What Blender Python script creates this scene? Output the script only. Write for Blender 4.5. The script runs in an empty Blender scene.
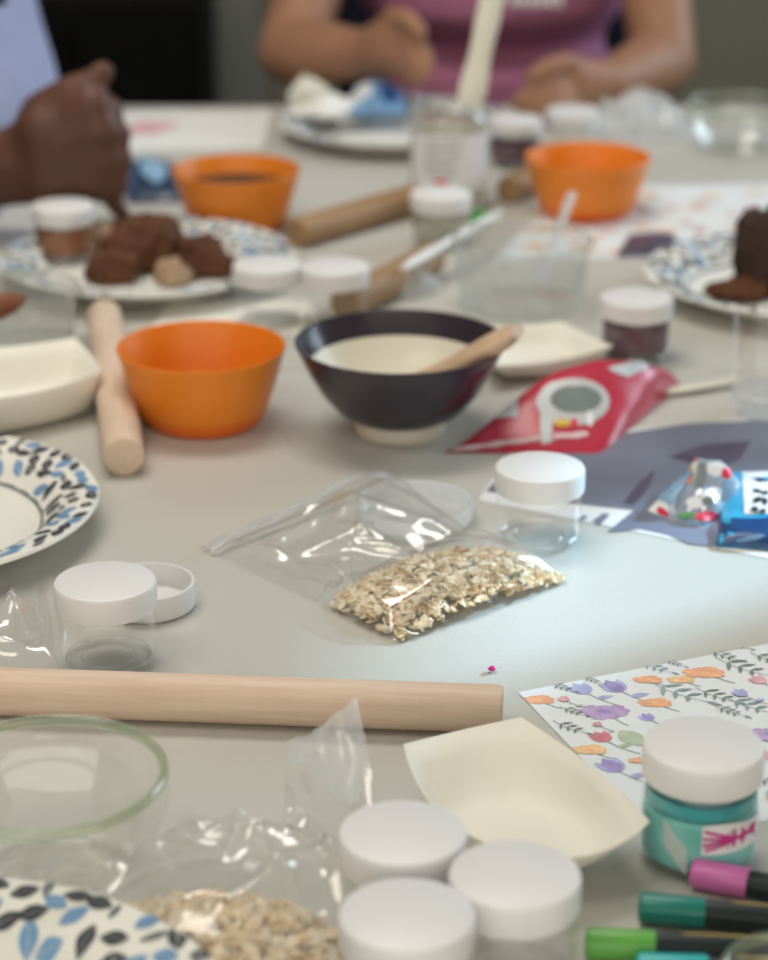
import bpy, bmesh, math, random
from mathutils import Vector, Matrix, noise
R = math.radians
PI = math.pi
rnd = random.Random(7)
S = bpy.context.scene
COL = S.collection
TZ = 0.74                                   # height of the table top

# ------------------------------------------------------------------ camera, world, lights, exposure
F = 2211.0
PITCH = R(21.5)
CAM = Vector((0.0, 0.0, TZ + 0.56))
cd = bpy.data.cameras.new('camera')
cam = bpy.data.objects.new('camera', cd)
COL.objects.link(cam)
cam.location = CAM
cam.rotation_euler = (R(90) - PITCH, 0, 0)
cd.sensor_width = 36.0
cd.lens = F / 960.0 * 36.0
cd.clip_start = 0.05
cd.dof.use_dof = True
cd.dof.focus_distance = 1.22
cd.dof.aperture_fstop = 5.2
S.camera = cam

S.view_settings.view_transform = 'Standard'
S.view_settings.look = 'None'
S.view_settings.gamma = 1.0
S.view_settings.use_curve_mapping = False
S.view_settings.exposure = 0.14
S.cycles.transparent_max_bounces = 24
S.cycles.max_bounces = 8

w = bpy.data.worlds.new('world')
S.world = w
w.use_nodes = True
bg = w.node_tree.nodes['Background']
bg.inputs[0].default_value = (1.0, 0.93, 0.80, 1)
bg.inputs[1].default_value = 1.55

def area(name, loc, target, sx, sy, power, colr):
    l = bpy.data.lights.new(name, 'AREA')
    l.shape = 'RECTANGLE'; l.size = sx; l.size_y = sy
    l.energy = power; l.color = colr
    o = bpy.data.objects.new(name, l); COL.objects.link(o)
    o.location = loc
    o.rotation_euler = (Vector(target) - Vector(loc)).to_track_quat('-Z', 'Y').to_euler()
    return o
area('ceiling_panel_light', (-0.3, 2.0, 2.62), (-0.3, 2.0, 0), 1.2, 0.6, 19, (1.0, 0.95, 0.86))
area('ceiling_panel_light', (-0.9, 0.6, 2.62), (-0.9, 0.6, 0), 1.2, 0.6, 10, (1.0, 0.92, 0.8))
area('window_daylight', (2.25, 3.0, 1.75), (0.0, 1.3, TZ), 1.3, 1.1, 38, (0.66, 0.84, 1.0))
SUND = Vector((-0.75, -0.5, -0.43)).normalized()
sl = bpy.data.lights.new('sun', 'SUN')
sl.energy = 6.8; sl.angle = R(1.5); sl.color = (0.46, 0.76, 1.0)
so = bpy.data.objects.new('sun', sl); COL.objects.link(so)
so.location = (4, 4, 4)
so.rotation_euler = SUND.to_track_quat('-Z', 'Y').to_euler()

# ------------------------------------------------------------------ pixel -> place helpers (used to survey the photograph)
FW = Vector((0, math.cos(PITCH), -math.sin(PITCH)))
UP = Vector((0, math.sin(PITCH), math.cos(PITCH)))
def ray(px, py):
    return FW + Vector((1, 0, 0)) * ((px - 384) / F) + UP * ((480 - py) / F)
def P(px, py, h=0.0):                       # the point seen at a pixel, h above the table top
    d = ray(px, py)
    return CAM + d * ((TZ + h - CAM.z) / d.z)
def PY(px, py, y):                          # the point seen at a pixel, at depth y
    d = ray(px, py)
    return CAM + d * (y / d.y)

# ------------------------------------------------------------------ materials
def lin(c):
    return tuple(((v / 255.0) / 12.92 if v / 255.0 <= 0.04045 else ((v / 255.0 + 0.055) / 1.055) ** 2.4) for v in c)
def nt(name):
    m = bpy.data.materials.new(name); m.use_nodes = True
    t = m.node_tree
    b = t.nodes['Principled BSDF']
    return m, t, b
def pm(name, c, rough=0.5, spec=0.5, var=0.06, scale=30.0, bump=0.0, bscale=200.0, sss=0.0, trans=0.0, stretch=None, coat=0.0):
    m, t, b = nt(name)
    N, L = t.nodes, t.links
    tc = N.new('ShaderNodeTexCoord')
    mp = N.new('ShaderNodeMapping')
    if stretch: mp.inputs['Scale'].default_value = stretch
    L.new(tc.outputs['Object'], mp.inputs['Vector'])
    nz = N.new('ShaderNodeTexNoise'); nz.inputs['Scale'].default_value = scale; nz.inputs['Detail'].default_value = 4
    L.new(mp.outputs[0], nz.inputs['Vector'])
    cr = N.new('ShaderNodeValToRGB')
    cr.color_ramp.elements[0].position = 0.3; cr.color_ramp.elements[1].position = 0.7
    cr.color_ramp.elements[0].color = tuple(max(0, v * (1 - var)) for v in c) + (1,)
    cr.color_ramp.elements[1].color = tuple(min(1, v * (1 + var)) for v in c) + (1,)
    L.new(nz.outputs[0], cr.inputs[0])
    L.new(cr.outputs[0], b.inputs['Base Color'])
    b.inputs['Roughness'].default_value = rough
    b.inputs['Specular IOR Level'].default_value = spec
    b.inputs['Coat Weight'].default_value = coat
    if sss:
        b.inputs['Subsurface Weight'].default_value = sss
        b.inputs['Subsurface Radius'].default_value = (0.01, 0.005, 0.003)
        b.inputs['Subsurface Scale'].default_value = 0.5
    if trans: b.inputs['Transmission Weight'].default_value = trans
    if bump:
        n2 = N.new('ShaderNodeTexNoise'); n2.inputs['Scale'].default_value = bscale; n2.inputs['Detail'].default_value = 3
        L.new(mp.outputs[0], n2.inputs['Vector'])
        bp = N.new('ShaderNodeBump'); bp.inputs['Strength'].default_value = bump; bp.inputs['Distance'].default_value = 0.002
        L.new(n2.outputs[0], bp.inputs['Height']); L.new(bp.outputs[0], b.inputs['Normal'])
    return m
def clear(name, center=(0.97, 0.98, 0.97), edge=(0.62, 0.68, 0.66), rough=0.03, ior=1.45, haze=0.0, hcol=(0.85, 0.87, 0.9), bump=0.0, bscale=60, gl=1.0):
    """thin clear plastic or glass wall: tinted see-through, fresnel gloss, a little milky haze"""
    m, t, b = nt(name)
    N, L = t.nodes, t.links
    N.remove(b)
    out = N['Material Output']
    lw = N.new('ShaderNodeLayerWeight'); lw.inputs[0].default_value = 0.3
    cr = N.new('ShaderNodeValToRGB')
    cr.color_ramp.elements[0].position = 0.55; cr.color_ramp.elements[0].color = center + (1,)
    cr.color_ramp.elements[1].position = 1.0; cr.color_ramp.elements[1].color = edge + (1,)
    L.new(lw.outputs['Facing'], cr.inputs[0])
    tr = N.new('ShaderNodeBsdfTransparent'); L.new(cr.outputs[0], tr.inputs[0])
    last = tr.outputs[0]
    if haze:
        nz = N.new('ShaderNodeTexNoise'); nz.inputs['Scale'].default_value = 40
        tc = N.new('ShaderNodeTexCoord'); L.new(tc.outputs['Object'], nz.inputs['Vector'])
        mr = N.new('ShaderNodeMapRange'); mr.inputs['To Min'].default_value = haze * 0.6; mr.inputs['To Max'].default_value = haze * 1.4
        L.new(nz.outputs[0], mr.inputs[0])
        df = N.new('ShaderNodeBsdfDiffuse'); df.inputs[0].default_value = hcol + (1,)
        tl = N.new('ShaderNodeBsdfTranslucent'); tl.inputs[0].default_value = hcol + (1,)
        ad = N.new('ShaderNodeMixShader'); ad.inputs[0].default_value = 0.5
        L.new(df.outputs[0], ad.inputs[1]); L.new(tl.outputs[0], ad.inputs[2])
        mx = N.new('ShaderNodeMixShader'); L.new(mr.outputs[0], mx.inputs[0])
        L.new(last, mx.inputs[1]); L.new(ad.outputs[0], mx.inputs[2]); last = mx.outputs[0]
    # reflectance of a thin wall, the same from both of its sides (Schlick)
    lf = N.new('ShaderNodeLayerWeight'); lf.inputs[0].default_value = 0.5
    pw = N.new('ShaderNodeMath'); pw.operation = 'POWER'; pw.inputs[1].default_value = 4.0
    L.new(lf.outputs['Facing'], pw.inputs[0])
    f0 = ((ior - 1) / (ior + 1)) ** 2
    fr = N.new('ShaderNodeMapRange'); fr.inputs['To Min'].default_value = f0 * 1.4; fr.inputs['To Max'].default_value = 0.7
    L.new(pw.outputs[0], fr.inputs[0])
    gs = N.new('ShaderNodeBsdfGlossy'); gs.inputs['Roughness'].default_value = rough; gs.inputs[0].default_value = (gl, gl, gl, 1)
    if bump:
        tc = N.new('ShaderNodeTexCoord')
        n2 = N.new('ShaderNodeTexNoise'); n2.inputs['Scale'].default_value = bscale; n2.inputs['Detail'].default_value = 3
        L.new(tc.outputs['Object'], n2.inputs['Vector'])
        bp = N.new('ShaderNodeBump'); bp.inputs['Strength'].default_value = bump; bp.inputs['Distance'].default_value = 0.004
        L.new(n2.outputs[0], bp.inputs['Height']); L.new(bp.outputs[0], gs.inputs['Normal']); L.new(bp.outputs[0], lf.inputs['Normal'])
    m2 = N.new('ShaderNodeMixShader')
    L.new(fr.outputs[0], m2.inputs[0]); L.new(last, m2.inputs[1]); L.new(gs.outputs[0], m2.inputs[2])
    L.new(m2.outputs[0], out.inputs[0])
    return m
def wood(name, c, dark, scale=6.0, axis=(1, 18, 18), rough=0.55):
    m, t, b = nt(name)
    N, L = t.nodes, t.links
    tc = N.new('ShaderNodeTexCoord'); mp = N.new('ShaderNodeMapping'); mp.inputs['Scale'].default_value = axis
    L.new(tc.outputs['Object'], mp.inputs['Vector'])
    nz = N.new('ShaderNodeTexNoise'); nz.inputs['Scale'].default_value = scale; nz.inputs['Detail'].default_value = 6; nz.inputs['Roughness'].default_value = 0.6
    L.new(mp.outputs[0], nz.inputs['Vector'])
    cr = N.new('ShaderNodeValToRGB')
    cr.color_ramp.elements[0].position = 0.3; cr.color_ramp.elements[0].color = dark + (1,)
    cr.color_ramp.elements[1].position = 0.62; cr.color_ramp.elements[1].color = c + (1,)
    L.new(nz.outputs[0], cr.inputs[0]); L.new(cr.outputs[0], b.inputs['Base Color'])
    b.inputs['Roughness'].default_value = rough
    bp = N.new('ShaderNodeBump'); bp.inputs['Strength'].default_value = 0.12; bp.inputs['Distance'].default_value = 0.001
    L.new(nz.outputs[0], bp.inputs['Height']); L.new(bp.outputs[0], b.inputs['Normal'])
    return m

M = {}
M['table'] = pm('table_plastic', (0.54, 0.525, 0.48), 0.42, 0.4, 0.03, 5, 0.10, 420)
M['metal'] = pm('grey_metal', (0.18, 0.18, 0.19), 0.4, 0.5)
M['lid'] = pm('white_lid_plastic', (0.78, 0.775, 0.78), 0.38, 0.45, 0.015, 20)
M['jar'] = clear('clear_jar_plastic', (0.988, 0.992, 0.988), (0.92, 0.93, 0.925), 0.03)
M['jarbase'] = clear('thick_jar_base', (0.985, 0.985, 0.985), (0.84, 0.84, 0.83), 0.03, 1.9)
M['tape'] = clear('frosted_tape', (0.98, 0.98, 0.98), (0.92, 0.92, 0.93), 0.2, 1.45, 0.97, (0.85, 0.86, 0.85))
M['glass'] = clear('green_tinged_glass', (0.986, 0.99, 0.984), (0.74, 0.80, 0.73), 0.02, 1.5)
M['film'] = clear('clear_bag_film', (0.996, 0.996, 0.994), (0.95, 0.95, 0.95), 0.11, 1.75, 0.085, (0.9, 0.89, 0.87), bump=0.12, bscale=30)
M['rimglass'] = clear('green_glass_rim', (0.84, 0.88, 0.80), (0.50, 0.60, 0.47), 0.04, 1.5, 0.22, (0.62, 0.68, 0.55))
M['tubplastic'] = clear('hazy_tub_plastic', (0.90, 0.91, 0.89), (0.7, 0.72, 0.71), 0.08, 1.45, 0.26, (0.74, 0.76, 0.75))
M['frost'] = clear('frosted_bag_film', (0.985, 0.985, 0.985), (0.92, 0.92, 0.93), 0.2, 1.45, 0.52, bump=0.3, bscale=60)
M['zip'] = clear('bag_zip_film', (0.98, 0.98, 0.98), (0.9, 0.9, 0.9), 0.15, 1.6, 0.58)
M['dishplastic'] = clear('milky_plastic', (0.98, 0.985, 0.985), (0.9, 0.92, 0.93), 0.15, 1.4, 0.55, (0.9, 0.91, 0.92))
M['paper'] = pm('white_paper', (0.82, 0.81, 0.77), 0.8, 0.2, 0.02, 20, 0.05, 300)
M['traypaper'] = pm('cream_tray_paper', (0.83, 0.805, 0.725), 0.7, 0.25, 0.02, 20, 0.04, 250)
M['plate'] = pm('paper_plate', (0.80, 0.785, 0.73), 0.6, 0.3, 0.02, 15)
M['leafdark'] = pm('slate_print', (0.055, 0.06, 0.075), 0.6, 0.3)
M['leafblue'] = pm('blue_print', (0.17, 0.33, 0.55), 0.6, 0.3, 0.15)
M['leafgrey'] = pm('grey_print', (0.17, 0.18, 0.20), 0.6, 0.3)
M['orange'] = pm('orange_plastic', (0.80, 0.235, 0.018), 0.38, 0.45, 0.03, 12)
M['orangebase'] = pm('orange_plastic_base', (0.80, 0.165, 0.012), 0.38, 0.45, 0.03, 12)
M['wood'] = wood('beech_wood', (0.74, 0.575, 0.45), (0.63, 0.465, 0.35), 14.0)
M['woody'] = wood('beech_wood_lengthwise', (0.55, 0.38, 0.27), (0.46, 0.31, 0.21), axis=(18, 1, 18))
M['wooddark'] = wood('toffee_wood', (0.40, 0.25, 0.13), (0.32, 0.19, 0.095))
M['spoonwood'] = wood('pale_wood', (0.62, 0.44, 0.30), (0.52, 0.36, 0.24))
M['darkglaze'] = pm('dark_plum_glaze', (0.036, 0.028, 0.040), 0.22, 0.55, 0.15, 40)
M['cream'] = pm('cream_glaze', (0.80, 0.76, 0.64), 0.3, 0.5, 0.02)
M['foot'] = pm('unglazed_foot', (0.66, 0.62, 0.53), 0.7, 0.2)
M['oat'] = pm('oat_flakes', (0.80, 0.64, 0.43), 0.75, 0.2, 0.15, 90)
M['oatpale'] = pm('pale_oat_flakes', (0.88, 0.79, 0.62), 0.75, 0.2, 0.15, 90)
M['oatbrown'] = pm('toasted_oat_flakes', (0.62, 0.44, 0.26), 0.75, 0.2, 0.2, 90)
M['red'] = pm('red_foil', (0.52, 0.025, 0.06), 0.3, 0.5, 0.1, 20)
M['silver'] = pm('silver_print', (0.55, 0.57, 0.60), 0.3, 0.6, 0.1)
M['darkgreyp'] = pm('grey_green_print', (0.18, 0.21, 0.21), 0.5, 0.3, 0.2)
M['stripe'] = pm('pale_pink_stripe', (0.75, 0.55, 0.58), 0.5, 0.3)
M['yellow'] = pm('yellow_print', (0.75, 0.50, 0.06), 0.4, 0.4)
M['orangep'] = pm('orange_print', (0.80, 0.20, 0.05), 0.4, 0.4)
M['redp'] = pm('red_print', (0.70, 0.03, 0.07), 0.4, 0.4)
M['cyan'] = pm('cyan_print', (0.03, 0.42, 0.75), 0.35, 0.5)
M['bluedeep'] = pm('deep_blue_foil', (0.012, 0.07, 0.22), 0.3, 0.5, 0.2)
M['white'] = pm('white_print', (0.80, 0.81, 0.83), 0.5, 0.4, 0.03)
M['black'] = pm('black_print', (0.012, 0.013, 0.016), 0.5, 0.4)
M['greenp'] = pm('green_print', (0.09, 0.35, 0.10), 0.5, 0.4)
M['poster'] = pm('slate_blue_print', (0.18, 0.20, 0.27), 0.4, 0.5, 0.2, 9)
M['posterdark'] = pm('dark_mauve', (0.09, 0.08, 0.13), 0.4, 0.5, 0.2)
M['mauve'] = pm('mauve_powder', (0.145, 0.085, 0.11), 0.7, 0.2, 0.15, 60)
M['brownfill'] = pm('cinnamon_powder', (0.27, 0.115, 0.055), 0.8, 0.2, 0.15, 60)
M['teal'] = pm('teal_slime', (0.22, 0.60, 0.57), 0.25, 0.5, 0.22, 45, 0.3, 60)
M['tealdeep'] = pm('deep_teal_slime', (0.06, 0.36, 0.40), 0.25, 0.5, 0.2, 45)
M['pinkp'] = pm('magenta_print', (0.55, 0.045, 0.26), 0.5, 0.3)
M['penpink'] = pm('orchid_cap', (0.66, 0.17, 0.47), 0.3, 0.5, 0.03)
M['penteal'] = pm('deep_green_cap', (0.006, 0.19, 0.155), 0.3, 0.5, 0.03)
M['pengreen'] = pm('lime_green_cap', (0.13, 0.42, 0.075), 0.3, 0.5, 0.03)
M['penturq'] = pm('turquoise_cap', (0.03, 0.42, 0.44), 0.3, 0.5, 0.03)
M['penbody'] = pm('pen_barrel', (0.016, 0.026, 0.028), 0.35, 0.3)
M['gold'] = pm('gold_print', (0.45, 0.33, 0.10), 0.35, 0.5)
M['clay'] = pm('brown_dough', (0.115, 0.045, 0.022), 0.75, 0.25, 0.3, 40, 0.5, 60)
M['claydark'] = pm('dark_brown_dough', (0.045, 0.022, 0.016), 0.7, 0.3, 0.3, 40, 0.5, 60)
M['claypale'] = pm('pale_dough', (0.42, 0.29, 0.19), 0.75, 0.25, 0.2, 40, 0.4, 60)
M['skinp'] = pm('light_skin', (0.33, 0.165, 0.095), 0.55, 0.35, 0.08, 25)
M['skind'] = pm('brown_skin', (0.105, 0.042, 0.026), 0.5, 0.4, 0.1, 25)
M['nail'] = pm('fingernail', (0.35, 0.17, 0.14), 0.35, 0.5)
M['pinkshirt'] = pm('pink_knit', (0.39, 0.15, 0.25), 0.85, 0.15, 0.06, 60, 0.3, 150)
M['bluefabric'] = pm('lavender_cotton', (0.36, 0.40, 0.60), 0.85, 0.15, 0.05, 30, 0.2, 120)
M['navy'] = pm('dark_navy_fabric', (0.014, 0.015, 0.026), 0.9, 0.15, 0.2)
M['hair'] = pm('dark_hair', (0.012, 0.009, 0.008), 0.5, 0.4, 0.3, 60, stretch=(10, 10, 1))
M['floor'] = pm('grey_floor', (0.12, 0.115, 0.105), 0.6, 0.3, 0.1, 3)
M['wall'] = pm('olive_grey_wall', (0.215, 0.195, 0.145), 0.85, 0.2, 0.05, 4)
M['wallpale'] = pm('grey_door_frame', (0.235, 0.23, 0.195), 0.7, 0.3, 0.04, 6)
M['ceil'] = pm('ceiling_paint', (0.6, 0.6, 0.58), 0.9, 0.2, 0.03, 5)
M['cabinet'] = pm('black_lacquer', (0.004, 0.004, 0.004), 0.6, 0.1, 0.3)
M['gem'] = pm('magenta_gem', (0.6, 0.03, 0.25), 0.1, 0.8)
M['bluepack'] = pm('dark_blue_pouch', (0.02, 0.05, 0.11), 0.35, 0.5, 0.4)
M['paleblue'] = pm('pale_blue_print', (0.25, 0.42, 0.60), 0.4, 0.4, 0.15)
M['spatula'] = pm('cream_plastic', (0.72, 0.70, 0.60), 0.4, 0.4, 0.03)
M['labelgrey'] = pm('grey_type', (0.30, 0.32, 0.33), 0.6, 0.3)
M['labelwhite'] = pm('jar_label', (0.78, 0.79, 0.82), 0.6, 0.3, 0.03)
M['liquid'] = clear('greenish_gel', (0.9, 0.9, 0.84), (0.7, 0.73, 0.62), 0.1, 1.35, 0.5, (0.62, 0.62, 0.53))
# flower print
M['fpaper'] = pm('printed_paper', (0.78, 0.81, 0.83), 0.6, 0.3, 0.015)
M['f_or'] = pm('flower_orange', (0.86, 0.45, 0.27), 0.6, 0.3, 0.15, 120)
M['f_ye'] = pm('flower_apricot', (0.86, 0.56, 0.30), 0.6, 0.3, 0.15, 120)
M['f_pu'] = pm('flower_violet', (0.36, 0.30, 0.60), 0.6, 0.3, 0.2, 120)
M['f_li'] = pm('flower_lilac', (0.50, 0.37, 0.62), 0.6, 0.3, 0.2, 120)
M['f_bl'] = pm('flower_blue', (0.42, 0.46, 0.72), 0.6, 0.3, 0.15, 120)
M['f_re'] = pm('flower_rose', (0.66, 0.24, 0.28), 0.6, 0.3, 0.2, 120)
M['f_pk'] = pm('flower_pink', (0.75, 0.42, 0.47), 0.6, 0.3, 0.15, 120)
M['f_gr'] = pm('leaf_sage', (0.48, 0.56, 0.42), 0.6, 0.3, 0.15, 120)
M['f_dg'] = pm('leaf_grey_green', (0.22, 0.26, 0.25), 0.6, 0.3, 0.2, 120)
M['f_te'] = pm('leaf_blue_green', (0.28, 0.38, 0.40), 0.6, 0.3, 0.2, 120)

# ------------------------------------------------------------------ mesh helpers
class MB:
    def __init__(s): s.v = []; s.f = []; s.m = []
    def add(s, vs, fs, mat=0):
        o = len(s.v)
        s.v += [Vector(v) for v in vs]
        for f in fs: s.f.append([i + o for i in f]); s.m.append(mat)
        return s
    def lathe(s, prof, seg=48, c=(0, 0, 0), mat=0, mats=None, wob=None):
        c = Vector(c); vs = []; idx = []
        for k, (r, z) in enumerate(prof):
            if r < 1e-6: idx.append([len(vs)] * seg); vs.append(c + Vector((0, 0, z)))
            else:
                row = []
                for j in range(seg):
                    a = 2 * PI * j / seg
                    rr = r * (wob(a, k) if wob else 1)
                    row.append(len(vs)); vs.append(c + Vector((rr * math.cos(a), rr * math.sin(a), z)))
                idx.append(row)
        for k in range(len(prof) - 1):
            fs = []
            for j in range(seg):
                a, b_ = idx[k][j], idx[k][(j + 1) % seg]
                c2, d = idx[k + 1][(j + 1) % seg], idx[k + 1][j]
                q = []
                for i in (a, b_, c2, d):
                    if i not in q: q.append(i)
                if len(q) > 2: fs.append(q)
            o = len(s.v) if k == 0 else base
            if k == 0:
                base = len(s.v); s.v += vs
            for f in fs: s.f.append([i + base for i in f]); s.m.append(mats[k] if mats else mat)
        return s
    def box(s, c, sz, rz=0, mat=0):
        c = Vector(c); rm = Matrix.Rotation(rz, 3, 'Z'); vs = []
        for x in (-.5, .5):
            for y in (-.5, .5):
                for z in (-.5, .5): vs.append(c + rm @ Vector((x * sz[0], y * sz[1], z * sz[2])))
        return s.add(vs, [(0, 1, 3, 2), (4, 6, 7, 5), (0, 4, 5, 1), (2, 3, 7, 6), (0, 2, 6, 4), (1, 5, 7, 3)], mat)
    def tube(s, pts, rad, seg=12, mat=0, cap=True, flat=1.0, up=(0, 0, 1)):
        pts = [Vector(p) for p in pts]; n = len(pts)
        if not isinstance(rad, (list, tuple)): rad = [rad] * n
        vs = []; fs = []
        for i, p in enumerate(pts):
            d = (pts[min(i + 1, n - 1)] - pts[max(i - 1, 0)]).normalized()
            u = Vector(up)
            if abs(d.dot(u)) > 0.97: u = Vector((0, 1, 0))
            sx = d.cross(u).normalized(); sy = sx.cross(d).normalized()
            for j in range(seg):
                a = 2 * PI * j / seg
                vs.append(p + sx * (math.cos(a) * rad[i]) + sy * (math.sin(a) * rad[i] * flat))
        for i in range(n - 1):
            for j in range(seg):
                k = (j + 1) % seg
                fs.append((i * seg + j, i * seg + k, (i + 1) * seg + k, (i + 1) * seg + j))
        if cap:
            fs.append(tuple(range(seg))[::-1]); fs.append(tuple((n - 1) * seg + j for j in range(seg)))
        return s.add(vs, fs, mat)
    def grid(s, fn, nu, nv, mat=0, matfn=None):
        vs = [fn(i / nu, j / nv) for i in range(nu + 1) for j in range(nv + 1)]
        o = len(s.v); s.v += [Vector(v) for v in vs]
        for i in range(nu):
            for j in range(nv):
                a = o + i * (nv + 1) + j
                s.f.append([a, a + nv + 1, a + nv + 2, a + 1])
                s.m.append(matfn((i + .5) / nu, (j + .5) / nv) if matfn else mat)
        return s
    def poly(s, pts, mat=0): return s.add(pts, [tuple(range(len(pts)))], mat)
    def build(s, name, mats, parent=None, loc=None, smooth=True, sharp=35, bevel=0, solid=0, sub=0, origin=None):
        if origin is not None:
            o_ = Vector(origin); vv = [v - o_ for v in s.v]; loc = o_
        else: vv = s.v
        me = bpy.data.meshes.new(name)
        me.from_pydata([tuple(v) for v in vv], [], s.f)
        if not isinstance(mats, (list, tuple)): mats = [mats]
        for m in mats: me.materials.append(m)
        for p, mi in zip(me.polygons, s.m): p.material_index = mi; p.use_smooth = smooth
        bm = bmesh.new(); bm.from_mesh(me)
        bmesh.ops.recalc_face_normals(bm, faces=bm.faces)
        bm.to_mesh(me); bm.free()
        if smooth and sharp: me.set_sharp_from_angle(angle=R(sharp))
        o = bpy.data.objects.new(name, me); COL.objects.link(o)
        if parent: o.parent = parent
        if loc is not None: o.location = loc
        if bevel:
            b = o.modifiers.new('bevel', 'BEVEL'); b.width = bevel; b.segments = 3; b.limit_method = 'ANGLE'
        if solid:
            b = o.modifiers.new('solid', 'SOLIDIFY'); b.thickness = solid; b.offset = 1
        if sub:
            b = o.modifiers.new('sub', 'SUBSURF'); b.levels = sub; b.render_levels = sub
        return o
def tag(o, label, cat, group=None, kind=None):
    o['label'] = label; o['category'] = cat
    if group: o['group'] = group
    if kind: o['kind'] = kind
    return o
def thing(name, label, cat, loc, rz=0, group=None):
    o = bpy.data.objects.new(name, None); COL.objects.link(o)
    o.empty_display_size = 0.02
    o.location = loc; o.rotation_euler = (0, 0, rz)
    return tag(o, label, cat, group)
def struct(o, label=None):
    o['kind'] = 'structure'
    return o
def copy_tree(o, parent=None):
    c = o.copy(); COL.objects.link(c)
    if parent: c.parent = parent
    for ch in list(o.children): copy_tree(ch, c)
    return c
def nz(x, y, z=0.0, s=1.0): return noise.noise(Vector((x * s, y * s, z)))
EPS = 0.0006

# ------------------------------------------------------------------ room
struct(MB().box((0, 1.6, -0.05), (6.2, 7.4, 0.1)).build('floor', M['floor'], smooth=False))
struct(MB().box((0, 1.6, 2.75), (6.2, 7.4, 0.1)).build('ceiling', M['ceil'], smooth=False))
WB = 4.3
b = MB(); b.box((0.0, WB + 0.05, 1.35), (6.0, 0.1, 2.7))
struct(b.build('wall_back', M['wall'], smooth=False))
struct(MB().box((-3.05, 1.6, 1.35), (0.1, 7.4, 2.7)).build('wall_left', M['wall'], smooth=False))
# unseen right wall, its tall narrow opening shaped to cut the sun into a strip
WX = 2.4
def wall_y(p): return p.y + SUND.y / SUND.x * (WX - p.x)
ya = wall_y(P(768, 604)); yb = wall_y(P(768, 440))
z0, z1 = 1.0, 2.17
b = MB()
b.box((WX + .05, (-1.0 + ya) / 2, 1.35), (.1, ya + 1.0, 2.7))
b.box((WX + .05, (yb + 5.0) / 2, 1.35), (.1, 5.0 - yb, 2.7))
b.box((WX + .05, (ya + yb) / 2, z0 / 2), (.1, yb - ya, z0))
b.box((WX + .05, (ya + yb) / 2, (z1 + 2.7) / 2), (.1, yb - ya, 2.7 - z1))
struct(b.build('wall_right', M['wall'], smooth=False))
# pale door frame and black cabinet on the back wall
b = MB()
xa = PY(207, 50, WB - .03).x; xb = PY(262, 50, WB - .03).x
b.box(((xa + xb) / 2, WB - .03, 1.05), (xb - xa, .06, 2.1))
struct(b.build('trim_1', M['wallpale'], smooth=False, bevel=.004))
cx0 = PY(-60, 50, 3.9).x; cx1 = PY(202, 50, 3.9).x
ctop = PY(100, 6, 3.9).z
t = thing('cabinet', 'black lacquered low cabinet behind the lavender-shirted person', 'cabinet', ((cx0 + cx1) / 2, 4.08, 0))
b = MB(); b.box((0, 0, ctop / 2), (cx1 - cx0, .36, ctop)); b.build('body', M['cabinet'], t, smooth=False, bevel=.004)
for sx in (-1, 1):
    d = MB().box((sx * (cx1 - cx0) / 4, -.19, ctop / 2), ((cx1 - cx0) / 2 - .02, .016, ctop - .06)).build('door', M['cabinet'], t, smooth=False, bevel=.003)
    MB().tube([(sx * .04, -.205, ctop / 2 - .06), (sx * .04, -.205, ctop / 2 + .06)], .006).build('handle', M['metal'], d)

# ------------------------------------------------------------------ table
def table(label, x0, x1, y0, y1):
    t = thing('folding_table', label, 'table', ((x0 + x1) / 2, (y0 + y1) / 2, 0), 0, 'off-white plastic tables pushed together')
    b = MB(); b.box((0, 0, TZ - .02), (x1 - x0, y1 - y0, .04)); b.build('tabletop', M['table'], t, smooth=False, bevel=.003)
    for sx in (-1, 1):
        for sy in (-1, 1):
            px, py = sx * ((x1 - x0) / 2 - .08), sy * ((y1 - y0) / 2 - .07)
            MB().tube([(px, py, 0), (px, py, TZ - .04)], .016).build('leg', M['metal'], t)
table('off-white pebbled plastic table in front, under the long rolling pin and jars', -1.0, 1.3, .45, 1.66)
table('off-white plastic table at the back, under the far orange bowls', -.385, 1.5, 1.661, 2.66)
# ------------------------------------------------------------------ jars
def jar_body_mb(r=.0275, h=.048):
    b = MB()
    pr = [(r * .78, h), (r * .86, h - .002), (r * .88, h - .011), (r * .99, h - .0155), (r, h - .019), (r, .006), (r * .985, .0025), (r * .93, .0004), (r * .78, .0004)]
    b.lathe(pr, 48)
    # inner floor: a ring of thicker plastic
    for rt, zt, br in ((r * .86, .0030, .0015), (r * .56, .0026, .0009)):
        b.lathe([(rt + br * math.cos(a), zt + br * math.sin(a)) for a in [2 * PI * k / 10 for k in range(11)]], 48, mat=1)
    return b
def lid_mb(r=.029, h=.0155, flip=False):
    pr = [(0, h), (r * .93, h), (r * .975, h - .0005), (r * .995, h - .0016), (r, h - .003), (r, .0012), (r * .985, 0), (r * .93, 0), (r * .93, h - .0022), (0, h - .0022)]
    if flip: pr = [(a, h - z) for a, z in pr]
    def wob(a, k): return 1
    return MB().lathe(pr, 64, wob=wob)
JH = 0.050
def jar(px, py, label, group=None, fill=None, fillh=.6, fillname='contents', h=JH, lidr=.029):
    """px, py: centre of the lid's top face"""
    p = P(px, py, h)
    t = thing('plastic_jar', label, 'jar', (p.x, p.y, TZ + EPS), rnd.uniform(0, 6), group)
    jar_body_mb(.0275, h - .002).build('jar_body', [M['jar'], M['jarbase']], t)
    l = lid_mb(lidr).build('lid', M['lid'], t); l.location = (0, 0, h - .0155)
    l['label'] = 'white screw lid'
    if fill:
        r = .0262; ft = h * fillh
        c = MB().lathe([(0, ft + .002), (r * .5, ft + .0012), (r * .9, ft), (r, ft - .002), (r, .008), (r * .9, .0072), (0, .0072)], 40)
        o = c.build(fillname, M[fill], t)
    return t
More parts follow.
